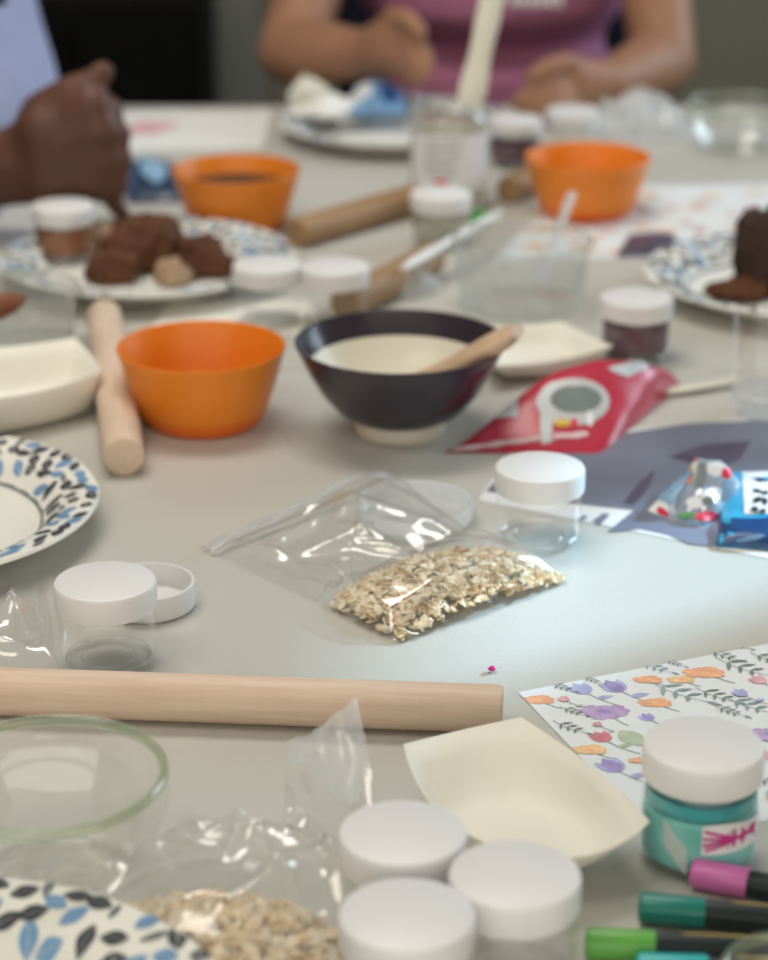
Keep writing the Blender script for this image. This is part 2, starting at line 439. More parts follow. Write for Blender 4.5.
jar(105, 581, 'clear jar with white lid standing just behind the long rolling pin at left')
jar(540, 467, 'clear empty jar with white lid in the sunlit strip beside the oat bag')
G3 = 'empty clear jars with white lids in front'
jar(403, 832, 'white-lidded clear jar farthest back of the three clustered in front', G3)
jar(515, 874, 'white-lidded clear jar touching the paper tray, rightmost of the three clustered in front', G3)
jar(407, 914, 'white-lidded clear jar nearest the camera of the three clustered in front', G3)
jar(637, 297, 'white-lidded jar of mauve powder standing behind the red pouch', None, 'mauve', .62, 'powder')
jar(267, 264, 'clear jar with white lid, left one of the pair behind the dark bowl', 'clear jar pair behind the dark bowl')
jar(335, 266, 'clear jar with white lid, right one of the pair behind the dark bowl', 'clear jar pair behind the dark bowl')
# loose lid, open side up
p = P(147, 582, .0155)
o = lid_mb(flip=True).build('jar_lid', M['lid']); o.location = (p.x, p.y, TZ + EPS)
tag(o, 'loose white jar lid lying upside down behind the left clear jar', 'lid')
# teal slime jar
def arc_patch(b, r, a0, a1, zf0, zf1, n=14, mat=0, nz_=4):
    b.grid(lambda u, v: (r * math.cos(a0 + (a1 - a0) * u), r * math.sin(a0 + (a1 - a0) * u), zf0(u) + (zf1(u) - zf0(u)) * v), n, nz_, mat)
def band(b, r, a0, z0_, a1, z1_, wdt, mat, n=10):
    dz = wdt / 2
    arc_patch(b, r, a0, a1, lambda u: z0_ + (z1_ - z0_) * u - dz, lambda u: z0_ + (z1_ - z0_) * u + dz, n, mat, 1)
TH = .0605
p = P(704, 744, TH)
t = thing('slime_jar', 'jar of teal slime with white lid and pink patterned label', 'jar', (p.x, p.y, TZ + EPS))
jar_body_mb(.0282, TH - .002).build('jar_body', [M['jar'], M['jarbase']], t)
l = lid_mb(.0288, .0165).build('lid', M['lid'], t); l.location = (0, 0, TH - .0165)
c = MB().lathe([(0, .0322), (.018, .032), (.026, .031), (.0272, .0295), (.0272, .006), (.025, .0045), (0, .0045)], 48, wob=lambda a, k: 1 + .01 * math.sin(5 * a + k))
c.build('slime', M['teal'], t)
c = MB().lathe([(0, .0395), (.020, .0395), (.0262, .039), (.0268, .033), (.0262, .0325), (0, .0325)], 48)
o = c.build('slime_layer', M['tealdeep'], t); o['label'] = 'darker teal layer at the top of the slime'
b = MB(); af = R(-90)
arc_patch(b, .02845, af - R(6), af + R(64), lambda u: .0165, lambda u: .0315 + .001 * math.sin(6 * u), 18, 0)
r2 = .02865; ZO = .005
for (a0, za, a1, zb, wd) in ((-4, .024, 40, .0175, .0019), (-5, .020, 45, .019, .0017), (-5, .0165, 48, .0205, .0019), (-3, .0138, 30, .0185, .0017), (24, .024, 26, .0145, .0016), (34, .0235, 37, .0150, .0016), (36, .019, 56, .0225, .0016), (40, .0205, 58, .0165, .0014)):
    if abs(a1 - a0) < 5: arc_patch(b, r2, af + R(a0), af + R(a0 + 4), lambda u: zb + ZO, lambda u: za + ZO, 3, 1, 3)
    else: band(b, r2, af + R(a0), za + ZO, af + R(a1), zb + ZO, wd, 1)
cz = .0205 + ZO
b.grid(lambda u, v: (r2 * 1.003 * math.cos(af + R(50) + R(6.5) * v * math.cos(2 * PI * u)), r2 * 1.003 * math.sin(af + R(50) + R(6.5) * v * math.cos(2 * PI * u)), cz + .0028 * v * math.sin(2 * PI * u)), 16, 3, 1)
for k in range(7):
    a = rnd.uniform(2, 58); zz = rnd.uniform(.0185, .030)
    band(b, r2, af + R(a), zz, af + R(a + 4), zz + rnd.uniform(-.001, .001), .0008, 2, 3)
b.build('label_sticker', [M['white'], M['pinkp'], M['f_dg']], t)
b = MB()
b.grid(lambda u, v: (Vector((math.cos(af - R(44 - 26 * u)), math.sin(af - R(44 - 26 * u)), 0)) * (.0289 + .0015 * u) + Vector((0, 0, .0255 - .013 * u + (v - .5) * .014))), 8, 6, 0)
o = b.build('tape', M['tape'], t); o['label'] = 'peeling strip of frosted tape'

# ------------------------------------------------------------------ bowls
def orange_bowl(px, py, label, group, fill=None):
    h = .058
    p = P(px, py, h)
    t = thing('plastic_bowl', label, 'bowl', (p.x, p.y, TZ + EPS), 0, group)
    ro = .0620; rb = .0435
    def rr(z): return rb + (ro - rb) * ((z / h) ** .85)
    pr = [(0, .001), (rb - .008, .001), (rb - .006, 0), (rb - .002, 0), (rb, .002)] + [(rr(z), z) for z in (.008, .011, .0115, .02, .03, .04, .05)] + \
         [(ro, h - .001), (ro - .0006, h), (ro - .0016, h - .0004)] + [(rr(z) - .0022, z) for z in (.048, .036, .024, .014)] + [(rb - .004, .005), (rb - .01, .0035), (0, .0035)]
    def wob(a, k): return 1 + (.006 * abs(math.sin(24 * a)) if 5 <= k <= 10 else 0)
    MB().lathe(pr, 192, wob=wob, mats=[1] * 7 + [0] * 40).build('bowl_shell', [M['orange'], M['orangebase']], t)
    if fill:
        fz = .041
        c = MB().lathe([(0, fz + .006), (.02, fz + .004), (rr(fz) - .006, fz), (rr(fz) - .0035, fz - .004), (rr(.01) - .004, .009), (0, .006)], 40, wob=lambda a, k: 1 + .03 * math.sin(3 * a + k) * (k < 2))
        c.build('contents', M[fill], t)
    return t
GO = 'orange plastic bowls'
orange_bowl(201, 346, 'orange plastic bowl nearest the camera, right of the pale wooden rolling pin', GO)
orange_bowl(236, 169, 'orange plastic bowl holding brown mix, beside the dark-skinned hand', GO, 'clay')
orange_bowl(588, 156, 'orange plastic bowl on the right in front of the pink shirt', GO)
# dark ceramic bowl
p = P(400, 341, .069)
t = thing('ceramic_bowl', 'dark plum ceramic bowl with cream inside, a wooden spoon resting in it', 'bowl', (p.x, p.y, TZ + EPS))
H = .069
pts = [(.034, .011), (.046, .018), (.058, .032), (.067, .048), (.0735, .062), (.0762, .0685), (.0755, .0692), (.0738, .0685), (.0715, .063), (.0655, .0515)]
b = MB().lathe(pts, 72); b.build('outer_glaze', M['darkglaze'], t)
b = MB().lathe([(.0655, .0517), (.0615, .0445), (.054, .034), (.042, .023), (.028, .0165), (0, .0145)], 72); b.build('inner_glaze', M['cream'], t)
b = MB().lathe([(.034, .0112), (.0335, .004), (.032, .0), (.029, .0), (.028, .006), (0, .008)], 56); b.build('foot_ring', M['foot'], t)
# wooden spoon lying in it
a0 = Vector((p.x - .008, p.y + .005, TZ + .0215)); a1 = P(518, 331, .086)
b = MB(); n = 12
pp = [a0.lerp(a1, i / n) for i in range(n + 1)]
b.tube(pp, [.014, .018, .020, .019, .0175, .016, .0155, .016, .017, .018, .0185, .017, .011], 18, flat=.45)
o = b.build('wooden_spoon', M['spoonwood'], origin=a0); tag(o, 'pale wooden spoon leaning on the rim of the dark bowl', 'spoon')
# glass bowls
def glass_bowl(name, label, px, py, h, ro, rb, cat='bowl'):
    p = P(px, py, h)
    t = thing(name, label, cat, (p.x, p.y, TZ + EPS))
    pr = [(0, .003), (rb * .7, .0025), (rb * .95, 0), (rb, .001), (rb * 1.06, .004)]
    for k in range(1, 8):
        z = .004 + (h - .010) * k / 8; pr.append((rb * 1.06 + (ro - rb * 1.06) * math.sin(k / 8 * PI / 2) ** .9, z))
    pr += [(ro * .985, h - .006)]
    MB().lathe(pr, 72).build('bowl_wall', M['glass'], t)
    inner = [(r - .0025, max(z, .005) + .0012) for r, z in pr[3:]]
    MB().lathe([(0, .0055)] + [(inner[0][0] * .8, .0055)] + inner, 72).build('inner_wall', M['jar'], t)
    br = .0023
    b = MB().lathe([(ro - br + br * math.cos(a), h - br + br * math.sin(a) * 1.25) for a in [2 * PI * k / 12 for k in range(13)]], 72)
    b.build('rim', M['rimglass'], t)
    return t
glass_bowl('glass_bowl', 'clear glass bowl with thick greenish rim in the left foreground', 45, 772, .057, .0575, .034)
glass_bowl('glass_dish', 'edge of a small clear glass dish in the bottom right corner', 800, 975, .030, .034, .024)
glass_bowl('glass_bowl', 'blurred clear glass bowl at the far right end of the table', 742, 103, .055, .062, .04)

# ------------------------------------------------------------------ rolling pins
def rolling_pin(pa, pb, r, mat, label, group=None, name='rolling_pin'):
    pa, pb = Vector(pa), Vector(pb)
    L = (pb - pa).length; d = (pb - pa).normalized()
    b = MB(); pts = []; rad = []
    e = r * .16
    for k in range(6):
        a = k / 5 * PI / 2; pts.append((-L / 2 + e * (1 - math.sin(a)), 0, 0)); rad.append(r - e + e * math.cos(a) if k < 0 else r - e * (1 - math.sin(a)))
    pts += [(-L / 4, 0, 0), (0, 0, 0), (L / 4, 0, 0)]; rad += [r] * 3
    for k in range(6):
        a = k / 5 * PI / 2; pts.append((L / 2 - e * (1 - math.cos(a)), 0, 0)); rad.append(r - e * (1 - math.cos(a)))
    # straight parametrisation of the rounded ends
    pts = [(-L / 2, 0, 0), (-L / 2 + e * .1, 0, 0), (-L / 2 + e * .4, 0, 0), (-L / 2 + e, 0, 0), (0, 0, 0), (L / 2 - e, 0, 0), (L / 2 - e * .4, 0, 0), (L / 2 - e * .1, 0, 0), (L / 2, 0, 0)]
    rad = [r - e, r - e * .55, r - e * .18, r, r, r, r - e * .18, r - e * .55, r - e]
    b.tube(pts, rad, 40)
    o = b.build(name, mat, sharp=50)
    o.location = (pa + pb) / 2
    o.rotation_mode = 'QUATERNION'; o.rotation_quaternion = d.to_track_quat('X', 'Z')
    return tag(o, label, 'rolling pin', group)
r = .0131
rolling_pin(P(-90, 688, r), P(503, 709, r), r, M['wood'], 'long pale beech rolling pin lying across the table in front of the left clear jar')
r = .0146
rolling_pin(P(104, 316, r), P(124, 457, r), r, M['wood'], 'short beech rolling pin pointing at the camera left of the nearest orange bowl')
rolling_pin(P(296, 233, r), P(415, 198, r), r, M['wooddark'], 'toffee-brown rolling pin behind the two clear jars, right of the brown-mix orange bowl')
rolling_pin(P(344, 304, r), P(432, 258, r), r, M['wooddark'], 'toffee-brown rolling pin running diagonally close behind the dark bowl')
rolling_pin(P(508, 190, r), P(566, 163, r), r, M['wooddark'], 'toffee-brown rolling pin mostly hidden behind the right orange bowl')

# ------------------------------------------------------------------ paper plates
PR = [(0, .0015), (.088, .0015), (.0925, .003), (.099, .0105), (.105, .0165), (.116, .0205), (.126, .0225), (.1295, .0225), (.131, .0205)]
def pz(r):
    for (r0, za), (r1, zb) in zip(PR, PR[1:]):
        if r <= r1: return za + (zb - za) * (r - r0) / (r1 - r0)
    return PR[-1][1]
def paper_plate(c, label, group, seed=1, dense=1.0, name='paper_plate', scale=1.0):
    rr = random.Random(seed)
    b = MB(); b.lathe(PR, 96)
    b.lathe([(0, .0005), (.088, .0005), (.0932, .002), (.0998, .0095), (.1055, .0155), (.1163, .0195), (.126, .0215), (.131, .0205)], 96)
    def pt(r0, a0, phi, s_, t_, e):
        x = r0 + s_ * math.cos(phi) - t_ * math.sin(phi); y = s_ * math.sin(phi) + t_ * math.cos(phi)
        r1 = math.hypot(x, y); a = a0 + math.atan2(y, x)
        return (r1 * math.cos(a), r1 * math.sin(a), pz(r1) + e)
    def leaf(r0, a0, phi, L, W, mat):
        n = 7
        for sg in (-1, 1):
            q = []
            for i in range(n + 1):
                s_ = (i / n - .5) * L; q.append((s_, sg * .00022))
            for i in range(n, -1, -1):
                u = i / n; q.append(((u - .5) * L, sg * (.00022 + W / 2 * math.sin(PI * u) ** .8)))
            for i in range(n):
                u0, u1 = i / n, (i + 1) / n
                w0 = .00022 + W / 2 * math.sin(PI * u0) ** 1.05; w1 = .00022 + W / 2 * math.sin(PI * u1) ** 1.05
                b.poly([pt(r0, a0, phi, (u0 - .5) * L, sg * .00022, .0005), pt(r0, a0, phi, (u1 - .5) * L, sg * .00022, .0005),
                        pt(r0, a0, phi, (u1 - .5) * L, sg * w1, .0005), pt(r0, a0, phi, (u0 - .5) * L, sg * w0, .0005)], mat)
    placed = []
    tries = 0
    while len(placed) < int(190 * dense) and tries < 6000:
        tries += 1
        r0 = rr.uniform(.0985, .1265); a0 = rr.uniform(0, 2 * PI)
        q = (r0 * math.cos(a0), r0 * math.sin(a0))
        if any((q[0] - x) ** 2 + (q[1] - y) ** 2 < .0094 ** 2 for x, y in placed): continue
        placed.append(q)
        k = rr.random(); phi = rr.choice([rr.uniform(-.6, .6), rr.uniform(.7, 1.3), rr.uniform(-1.3, -.7), PI / 2 + rr.uniform(-.4, .4)])
        if k < .40: leaf(r0, a0, phi, rr.uniform(.0125, .0165), rr.uniform(.0060, .0078), 1)
        elif k < .78: leaf(r0, a0, phi, rr.uniform(.0115, .016), rr.uniform(.0060, .0082), 2)
        elif k < .92: leaf(r0, a0, phi, rr.uniform(.010, .014), rr.uniform(.003, .0045), 3)
        else:
            for j in range(5): leaf(r0 + .0026 * math.cos(j * 1.257), a0 + .0026 * math.sin(j * 1.257) / r0, j * 1.257, .0042, .003, 1)
    # thin dark ring inside the rim
    n = 96; vs = []; fs = []
    for i in range(n):
        a = 2 * PI * i / n
        wv = .0006 * abs(math.sin(16 * a))
        for rr_ in (.0918, .0934 + wv): vs.append((rr_ * math.cos(a), rr_ * math.sin(a), pz(rr_) + .0005))
    for i in range(n):
        k = (i + 1) % n; fs.append((2 * i, 2 * i + 1, 2 * k + 1, 2 * k))
    b.add(vs, fs, 3)
    o = b.build(name, [M['plate'], M['leafdark'], M['leafblue'], M['leafgrey']], sharp=40)
    o.location = (c.x, c.y, TZ + EPS); o.rotation_euler = (0, 0, rr.uniform(0, 6)); o.scale = (scale,) * 3
    return tag(o, label, 'plate', group)
GP = 'paper plates with blue and slate leaf rims'
plA = paper_plate(P(-104, 501, .022), 'empty leaf-rimmed paper plate at the left edge, left of the loose lid', GP, 3)
plB = paper_plate(P(-102, 1076, .0235), 'leaf-rimmed paper plate in the bottom left corner in front of the glass bowl', GP, 5, scale=1.08)
plB.location.z = TZ + .004
plC = paper_plate(P(147, 265, .012), 'leaf-rimmed paper plate heaped with brown dough under the dark-skinned hand', GP, 8)
plD = paper_plate(P(794, 283, .012), 'leaf-rimmed paper plate with a dark brown lump at the right edge', GP, 11)
plE = paper_plate(P(395, 128, .012), 'paper plate littered with scraps in front of the left hand of the pink-shirted person', GP, 14)

# ------------------------------------------------------------------ dough lumps
def lump(p, sx, sy, sz, mat, label, group, seed, rz=0):
    bm = bmesh.new(); bmesh.ops.create_icosphere(bm, subdivisions=4, radius=1)
    for v in bm.verts:
        n = nz(v.co.x + seed, v.co.y, v.co.z, 1.4) * .40 + nz(v.co.x, v.co.y + seed * 2, v.co.z, 3.2) * .30 + nz(v.co.x + 9, v.co.y, v.co.z + seed, 7) * .10
        v.co *= 1 + n
        v.co.x *= sx; v.co.y *= sy; v.co.z = max(v.co.z * sz, -sz * .75)
    zmin = min(v.co.z for v in bm.verts)
    for v in bm.verts: v.co.z -= zmin
    me = bpy.data.meshes.new('dough_lump'); bm.to_mesh(me); bm.free()
    for q in me.polygons: q.use_smooth = True
    me.materials.append(mat)
    o = bpy.data.objects.new('dough_lump', me); COL.objects.link(o)
    o.location = p; o.rotation_euler = (0, 0, rz)
    return tag(o, label, 'dough', group)
GD = 'dough pieces on the brown dough plate'
def on(px, py, z=.0035):
    q = P(px, py, z); return (q.x, q.y, TZ + z)
lump(on(143, 268), .034, .026, .028, M['clay'], 'biggest dark brown dough lump, in the middle of its plate', GD, 1)
lump(on(203, 274), .026, .02, .020, M['clay'], 'brown dough lump at the right of the heap, beside the clear jar pair', GD, 2)
lump(on(112, 281), .022, .016, .016, M['clay'], 'brown dough lump at the left front of the heap', GD, 3)
lump(on(172, 283), .016, .012, .012, M['claypale'], 'small pale beige dough scrap at the front of the heap', GD, 4)
lump(on(152, 240), .030, .022, .014, M['claypale'], 'flat pale beige dough piece at the back of the heap', GD, 5)
lump(on(104, 250), .016, .012, .014, M['claypale'], 'pale pinkish dough scrap beside the cinnamon jar', GD, 6)
lump(on(770, 290), .032, .03, .044, M['claydark'], 'dark brown dough lump standing on the right edge plate', None, 7)
lump(on(738, 298), .026, .016, .010, M['clay'], 'flat reddish brown dough scrap in front of the dark lump', None, 8)
# jar on that plate
q = P(63, 205, JH + .0035)
t = jar(63, 205, 'white-lidded jar of cinnamon-brown powder below the dark-skinned fist', None, 'brownfill', .64, 'powder')
t.location = (q.x, q.y, TZ + .0040)

# ------------------------------------------------------------------ paper trays
def tray(name, cs, label, hc=.032, hm=.024, bulge=.006, bs=.55, group=None, rnd_=.55):
    """cs: four rim corners in order"""
    cs = [Vector(c) for c in cs]
    ctr = sum(cs, Vector()) / 4; ctr.z = TZ
    rim = []; n = 14
    for i in range(4):
        a, c = cs[i], cs[(i + 1) % 4]
        mid = (a + c) / 2; outd = (mid - ctr); outd.z = 0; outd.normalize()
        for k in range(n):
            u = k / n; f = 1 - (2 * u - 1) ** 2
            q = a.lerp(c, u) + outd * (bulge * f)
            q.z = TZ + EPS + hc - (hc - hm) * f
            rim.append(q)
    b = MB(); rings = []
    mean_r = sum((Vector((q.x, q.y, 0)) - Vector((ctr.x, ctr.y, 0))).length for q in rim) / len(rim)
    for s_, zf in ((0, 0), (.4, 0), (.7, .0), (.84, .012), (.94, .045), (1.04, .12), (1.04 + (1 / bs - 1.04) * .3, .33), (1.04 + (1 / bs - 1.04) * .65, .65), (1 / bs, 1)):
        row = []
        for i, q in enumerate(rim):
            u = (i % n) / n; f = 1 - (2 * u - 1) ** 2
            k = s_ * bs
            flat = Vector((q.x, q.y, 0)) - Vector((ctr.x, ctr.y, 0))
            v = Vector((ctr.x, ctr.y, 0)) + flat * k
            if s_ < 1.5:
                rn = flat.normalized() * (mean_r * k * 1.05); w_ = rnd_ * (1 - zf)
                v = v * (1 - w_) + (Vector((ctr.x, ctr.y, 0)) + rn) * w_
            v.z = TZ + EPS + (q.z - TZ - EPS) * zf
            row.append(v)
        rings.append(row)
    vs = [v for r_ in rings for v in r_]; fs = []; m = len(rim)
    for a in range(len(rings) - 1):
        for i in range(m):
            k = (i + 1) % m
            if a == 0:
                fs.append((i, m + i, m + k)) if False else None
            fs.append((a * m + i, a * m + k, (a + 1) * m + k, (a + 1) * m + i)) if a > 0 else None
    fs.append(tuple(m + i for i in range(m)))
    fs = [f for f in fs if f]
    b.add(vs[:], fs)
    # drop the unused centre ring
    b.v = b.v[m:]; b.f = [[i - m for i in f] for f in b.f]
    o = b.build(name, M['traypaper'], origin=(ctr.x, ctr.y, TZ + EPS), sharp=50, solid=.0006)
    return tag(o, label, 'paper tray', group)
def quad(pts, h): return [P(x, y, h) for x, y in pts]
tray('paper_tray', quad([(404, 745), (521, 718), (649, 822), (508, 852)], .032), 'empty cream paper tray between the jar cluster and the floral paper', hm=.027, bulge=.009, bs=.64, group='cream paper snack trays')
tray('paper_tray', quad([(-34, 350), (74, 338), (101, 372), (-28, 401)], .036), 'empty cream paper tray at the left edge beside the short rolling pin', hc=.036, hm=.033, bulge=.004, bs=.74, rnd_=.12, group='cream paper snack trays')
tray('paper_tray', quad([(472, 326), (562, 322), (613, 346), (494, 366)], .020), 'cream paper tray half hidden behind the dark bowl and red pouch', hc=.020, hm=.017, bulge=.004, bs=.7, group='cream paper snack trays')

# ------------------------------------------------------------------ sheets
def sheet(name, pts, mat, label, z=.0004, cat='paper', curl=None, extra=None, mats=None, thick=.0003):
    """pts: 4 pixel corners (near-left, near-right, far-right, far-left)"""
    q = [P(x, y, z) for x, y in pts]
    b = MB()
    def fn(u, v):
        p_ = q[0].lerp(q[1], u).lerp(q[3].lerp(q[2], u), v)
        p_.z = TZ + z + (curl(u, v) if curl else 0)
        return p_
    b.grid(fn, 20, 16)
    if extra: extra(b)
    o = b.build(name, mats or mat, origin=q[0], solid=0)
    return tag(o, label, cat)
# --- floral sheet with its printed flowers
class Print:
    def __init__(s, b, z, edge=None): s.b = b; s.z = z; s.k = 0; s.edge = [P(x, y) for x, y in edge] if edge else None
    def poly(s, pts, mat):
        s.k += 1
        if s.edge:                            # the print stops at the sheet's edges
            for a, c in zip(s.edge, s.edge[1:] + s.edge[:1]):
                nx, ny = -(c.y - a.y), c.x - a.x
                side = lambda q_: (q_[0] - a.x) * nx + (q_[1] - a.y) * ny
                out = []
                for i_, q_ in enumerate(pts):
                    r_ = pts[(i_ + 1) % len(pts)]; d0, d1 = side(q_), side(r_)
                    if d0 >= 0: out.append(q_)
                    if (d0 < 0) != (d1 < 0):
                        f_ = d0 / (d0 - d1); out.append((q_[0] + (r_[0] - q_[0]) * f_, q_[1] + (r_[1] - q_[1]) * f_))
                pts = out
                if len(pts) < 3: return
        s.b.poly([(x, y, s.z + 1.5e-6 * s.k) for x, y in pts], mat)
    def leaf(s, x, y, ang, L, W, mat):
        n = 8; pts = []
        for i in range(n + 1):
            u = i / n; pts.append((u * L, W / 2 * math.sin(PI * u ** .8)))
        for i in range(n - 1, 0, -1):
            u = i / n; pts.append((u * L, -W / 2 * math.sin(PI * u ** .8)))
        c, s_ = math.cos(ang), math.sin(ang)
        s.poly([(x + a * c - e * s_, y + a * s_ + e * c) for a, e in pts], mat)
    def stem(s, x, y, ang, L, mat, wd=.0006, bend=.4):
        n = 6; px_, py_ = x, y; A = ang
        for i in range(n):
            c, s_ = math.cos(A), math.sin(A); nx, ny = px_ + c * L / n, py_ + s_ * L / n
            s.poly([(px_ + s_ * wd / 2, py_ - c * wd / 2), (nx + s_ * wd / 2, ny - c * wd / 2), (nx - s_ * wd / 2, ny + c * wd / 2), (px_ - s_ * wd / 2, py_ + c * wd / 2)], mat)
            px_, py_ = nx, ny; A += bend / n
        return px_, py_
    def daisy(s, x, y, rad, mat, mid, n=7, squash=.62):
        def pet(a, r0, wd):
            pts = []
            for i in range(9):
                u = i / 8; da = (u - .5) * wd
                rr_ = r0 * (.80 + .20 * math.sin(PI * u) - .10 * (1 if i == 4 else 0))
                pts.append((x + rr_ * math.cos(a + da), y + rr_ * squash * math.sin(a + da)))
            s.poly(pts + [(x, y)], mat)
        for k in range(n): pet(2 * PI * k / n + .2, rad * (1 + .12 * math.sin(k * 2.3)), 2 * PI / n * 1.02)
        s.poly([(x + rad * .26 * math.cos(j * .785), y + rad * .17 * math.sin(j * .785)) for j in range(8)], mid)
    def tulip(s, x, y, ang, L, mat, mat2):
        for d in (-.55, .55): s.leaf(x, y, ang + d * .8, L, L * .5, mat2)
        s.leaf(x, y, ang, L * 1.05, L * .62, mat)
    def sprig(s, x, y, ang, L, mat, n=3):
        ex, ey = s.stem(x, y, ang, L * 1.15, mat, .0005, .6)
        for k in range(n):
            u = .25 + .65 * k / n; bx, by = x + (ex - x) * u, y + (ey - y) * u
            for sg in (-1, 1): s.leaf(bx, by, ang + sg * .95 + .2, L * .36 * (1 - .15 * k), L * .085, mat)
        s.leaf(ex, ey, ang + .4, L * .3, L * .09, mat)
FM = ['fpaper', 'f_or', 'f_ye', 'f_pu', 'f_li', 'f_bl', 'f_re', 'f_pk', 'f_gr', 'f_dg', 'f_te']
FI = {k: i for i, k in enumerate(FM)}
def flower(pr, kind, px, py, s_=1.0):
    q = P(px, py, .0004); x, y = q.x, q.y
    dn = R(-50)
    if kind in ('f_or', 'f_ye'):
        pr.stem(x, y, dn, .018 * s_, FI['f_dg']); pr.daisy(x, y, .0105 * s_, FI[kind], FI['f_ye' if kind == 'f_or' else 'f_or'])
    elif kind == 'f_li':
        pr.stem(x, y, R(-65), .020 * s_, FI['f_dg']); pr.daisy(x, y, .0145 * s_, FI['f_li'], FI['f_pu'], 9)
    elif kind in ('f_pu', 'f_re', 'f_bl', 'f_pk'):
        pr.stem(x, y, dn, .022 * s_, FI['f_dg'])
        pr.leaf(x + .004, y - .006, R(20), .010 * s_, .004 * s_, FI['f_bl' if kind in ('f_pu', 'f_bl') else 'f_gr'])
        pr.tulip(x, y, R(120), .013 * s_, FI[kind], FI['f_bl' if kind == 'f_pu' else kind])
    elif kind == 'f_gr': pr.leaf(x - .008, y + .008, R(-55), .020 * s_, .012 * s_, FI['f_gr'])
    else: pr.sprig(x - .008 * s_, y + .010 * s_, R(-55), .024 * s_, FI[kind])
def flowers(b):
    pr = Print(b, TZ + .0006, [(662, 842), (910, 790), (880, 622), (518, 692)])
    for k, x, y, s_ in (('f_or', 538, 700, .9), ('f_bl', 588, 694, 1.1), ('f_pu', 622, 692, 1.2), ('f_li', 605, 712, 1.0), ('f_or', 655, 703, .9), ('f_pu', 652, 721, .7),
                        ('f_re', 608, 742, .95), ('f_gr', 636, 738, 1.1), ('f_ye', 589, 750, .9), ('f_pu', 620, 772, 1.2), ('f_or', 648, 680, .8), ('f_ye', 681, 680, .75),
                        ('f_or', 704, 673, 1.15), ('f_te', 672, 693, 1.4), ('f_dg', 737, 668, 1.3), ('f_dg', 712, 696, 1.0), ('f_te', 744, 706, 1.1), ('f_pk', 764, 684, .8),
                        ('f_or', 638, 761, .5), ('f_dg', 566, 728, .8), ('f_dg', 570, 712, .6), ('f_dg', 560, 688, .6), ('f_te', 652, 668, .8), ('f_dg', 590, 681, .5), ('f_dg', 672, 664, .5),
                        ('f_dg', 720, 656, .8), ('f_dg', 735, 646, .6), ('f_pk', 567, 702, .5), ('f_dg', 726, 712, .7), ('f_dg', 765, 660, .9), ('f_pk', 768, 760, .8), ('f_dg', 770, 785, .8),
                        ('f_pk', 600, 727, .4), ('f_bl', 745, 697, .7), ('f_li', 770, 735, .8), ('f_or', 790, 700, 1), ('f_pu', 800, 740, 1), ('f_gr', 785, 800, 1), ('f_li', 815, 670, 1), ('f_te', 840, 720, 1), ('f_re', 830, 780, 1), ('f_ye', 850, 650, 1)):
        flower(pr, k, x, y, s_)
sheet('floral_paper', [(662, 842), (910, 790), (880, 622), (518, 692)], None, 'white sheet printed with watercolour flowers under the teal slime jar', extra=flowers, mats=[M[k] for k in FM])
def flowers2(b):
    pr = Print(b, TZ + .0006, [(492, 262), (812, 252), (800, 183), (560, 188)])
    rr = random.Random(4)
    for k in range(60):
        flower(pr, rr.choice(['f_pk', 'f_pk', 'f_ye', 'f_pk', 'f_ye', 'f_or']), rr.uniform(520, 800), rr.uniform(192, 252), 1.0)
sheet('floral_paper', [(492, 262), (812, 252), (800, 183), (560, 188)], None, 'white sheet with faint pink and orange flowers under the right orange bowl', extra=flowers2, mats=[M[k] for k in FM])
sheet('cream_sheet', [(150, 330), (330, 336), (308, 300), (168, 303)], M['traypaper'], 'cream paper sheet lying behind the nearest orange bowl', z=.0008)
def stain(b):
    q = P(148, 128); pr = Print(b, TZ + .0007)
    pr.poly([(q.x + .03 * math.cos(a) + .008 * math.sin(3 * a), q.y + .035 * math.sin(a)) for a in [2 * PI * k / 20 for k in range(20)]], 1)
sheet('paper_sheet', [(60, 152), (262, 148), (272, 110), (100, 112)], None, 'plain white sheet with a pinkish stain beside the dark-skinned fist', extra=stain, mats=[M['paper'], M['f_pk']])
# --- dark poster under the wrappers
def poster_print(b):
    pr = Print(b, TZ + .0007)
    def pg(pts, m): pr.poly([(P(x, y).x, P(x, y).y) for x, y in pts], m)
    pg([(486, 492), (560, 503), (634, 511), (607, 533), (640, 530), (668, 536), (690, 545), (735, 549), (800, 556), (812, 418), (690, 424), (525, 448)], 1)
    pg([(668, 458), (700, 446), (752, 441), (738, 462), (712, 470)], 2)  # darker mauve patch laid over the slate blue
    pg([(622, 505), (640, 482), (655, 470), (648, 490), (634, 506)], 2)
    pg([(592, 522), (603, 514), (610, 515), (600, 526)], 1)
    pg([(576, 520), (584, 516), (588, 518), (580, 523)], 1)
sheet('poster', [(478, 500), (806, 566), (822, 411), (520, 440)], None, 'white-bordered slate blue printed sheet under the candy wrappers', extra=poster_print, mats=[M['white'], M['poster'], M['posterdark']])

